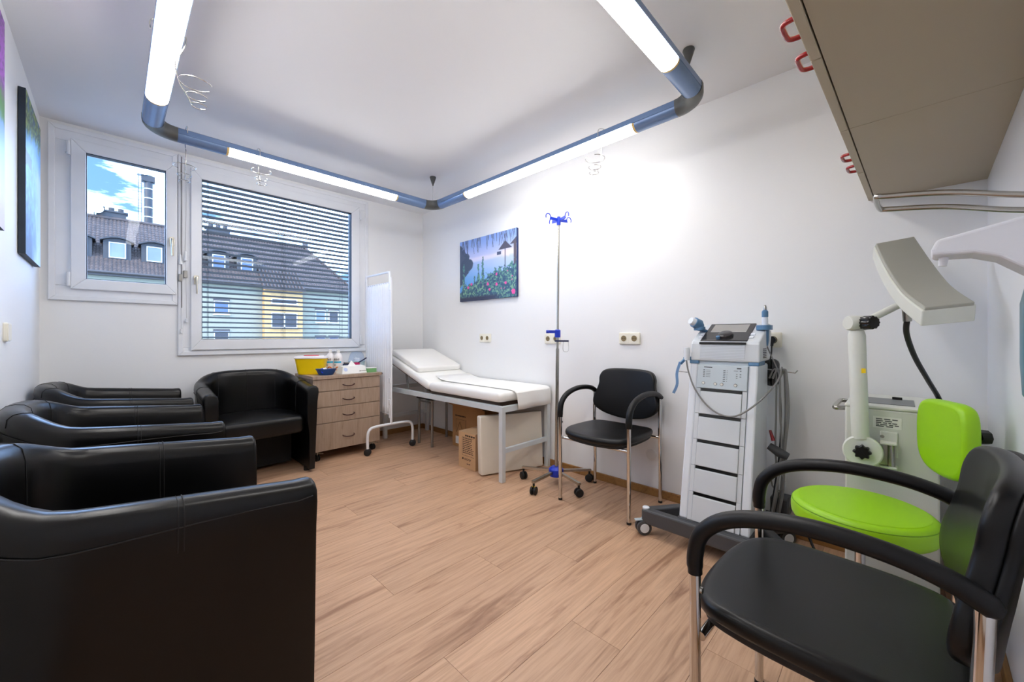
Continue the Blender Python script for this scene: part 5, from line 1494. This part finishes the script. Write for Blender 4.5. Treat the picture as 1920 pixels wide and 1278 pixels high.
# backrest pad facing the seat, offset towards the corner
ba = math.radians(-65)
bd = Vector((math.cos(ba), math.sin(ba), 0))
MB().tube(catmull([bd * 0.05 + Vector((0, 0, 0.385)), bd * 0.15 + Vector((0, 0, 0.375)), bd * 0.235 + Vector((0, 0, 0.40)), bd * 0.268 + Vector((0, 0, 0.47)), bd * 0.268 + Vector((0, 0, 0.60)), bd * 0.268 + Vector((0, 0, 0.72))], 6), 0.010, 12).build('back_bar', 'cable_black', gs)
bo = outline2d([(0.0, 0.118), (0.075, 0.115), (0.106, 0.09), (0.115, 0.02), (0.108, -0.07), (0.072, -0.115), (0.0, -0.128), (-0.072, -0.115), (-0.108, -0.07), (-0.115, 0.02), (-0.106, 0.09), (-0.075, 0.115)], 4)
def pw(p):
    y, z, d = p
    loc = Vector((-d + 0.9 * -y * y * 0.6, y, z))
    base = bd * 0.252 + Vector((0, 0, 0.725))
    sd_ = Vector((-bd.y, bd.x, 0))
    return tuple(base + bd * loc.x + sd_ * loc.y + Vector((0, 0, loc.z)))
MB().loft(cushion_rings(bo, 0.0, 0.045, 0.018, 0.004, warp=pw)).build('backrest', 'lime', gs, angle=60)
kp = bd * 0.278 + Vector((0, 0, 0.735))
MB().tube([kp, kp + bd * 0.022], 0.010, 10).build('knob_stem', 'black_gloss', gs)
MB().tube([kp + bd * 0.02, kp + bd * 0.045], [0.024, 0.022], 8).build('knob', 'black_gloss', gs, smooth=False)

# ------------------------------------------------------------------ wall cabinets
def wall_cabinet(x0, x1, label):
    r = empty('wall_cabinet', near(XR - (x0 + x1) / 2) + (1.695,), NANG)
    w = (x1 - x0) / 2
    MB().bx(-w + 0.0008, w - 0.0008, 0.0, 0.338, 0.0, 0.64).build('body', 'cabinet_beige', r, smooth=False, bevel=0.001)
    for s in (-1, 1):
        a, b = (-w + 0.001, -0.0015) if s < 0 else (0.0015, w - 0.001)
        d = MB().bx(a, b, 0.341, 0.361, -0.002, 0.64).build('door', 'cabinet_door', r, smooth=False, bevel=0.002)
        hx = s * 0.075
        MB().tube(catmull([(hx - 0.036, 0.358, 0.045), (hx - 0.036, 0.376, 0.045), (hx - 0.032, 0.39, 0.045), (hx - 0.02, 0.396, 0.045), (hx + 0.02, 0.396, 0.045), (hx + 0.032, 0.39, 0.045), (hx + 0.036, 0.376, 0.045), (hx + 0.036, 0.358, 0.045)], 4), 0.0058, 10).build('handle', 'handle_red', d)
    return tag(r, label, 'cabinet', 'beige wall cabinets')
wall_cabinet(1.59, 2.505, 'beige wall cabinet with red handles, the one touching the right wall')
wall_cabinet(0.675, 1.59, 'beige wall cabinet with red handles, nearer one cut by the top edge')

# ------------------------------------------------------------------ elbow-lever dispenser
dp = tag(empty('lever_dispenser', near(XR - 0.95) + (0.95,), NANG), 'white wall dispenser with long steel elbow lever and teal bottle', 'dispenser')
YD = near(XR - 0.95)[1]
def pz(y, z): return (y - YD, z - 0.95)
body = [pz(-0.04, 1.190), pz(-0.046, 1.205), pz(-0.135, 1.226), pz(-0.17, 1.24), pz(-0.208, 1.245), pz(-0.208, 1.12), pz(-0.17, 1.118), pz(-0.155, 1.128), pz(-0.135, 1.146), pz(-0.11, 1.168), pz(-0.085, 1.178), pz(-0.042, 1.180)]
MB().prism(body, -0.034, 0.034, 'YZ').build('housing', 'dispenser_white', dp, smooth=False, bevel=0.005, seg=3)
MB().bx(-0.04, 0.04, 0.0, 0.012, -0.02, 0.33).build('wall_plate', 'dispenser_white', dp, bevel=0.004)
MB().cyl((0, -0.055 - YD, 1.183 - 0.95), (0, -0.053 - YD, 1.166 - 0.95), 0.006, 0.005, n=12).build('nozzle', 'dispenser_white', dp)
MB().loft([[(p[0], p[1] + 0.044, z) for p in rrect(w_, d2, 0.024 if d2 > 0.05 else 0.012, 5)] for w_, d2, z in ((0.06, 0.05, 0.0), (0.074, 0.062, 0.012), (0.08, 0.066, 0.06), (0.08, 0.066, 0.15), (0.07, 0.058, 0.175), (0.03, 0.03, 0.19))]).build('bottle', 'teal', dp)
lv = []
for s in (-1, 1):
    seg_ = [(s * 0.048, -0.20 - YD, 1.235 - 0.95), (s * 0.048, -0.18 - YD, 1.240 - 0.95), (s * 0.048, -0.1275 - YD, 1.252 - 0.95), (s * 0.048, -0.057 - YD, 1.274 - 0.95), (s * 0.048, 0.012 - YD, 1.286 - 0.95)]
    lv.append(seg_)
path = lv[0] + [(-0.042, 0.024 - YD, 1.288 - 0.95), (0.042, 0.024 - YD, 1.288 - 0.95)] + list(reversed(lv[1]))
MB().tube(catmull(path, 6), 0.0045, 10).build('lever', 'steel', dp)
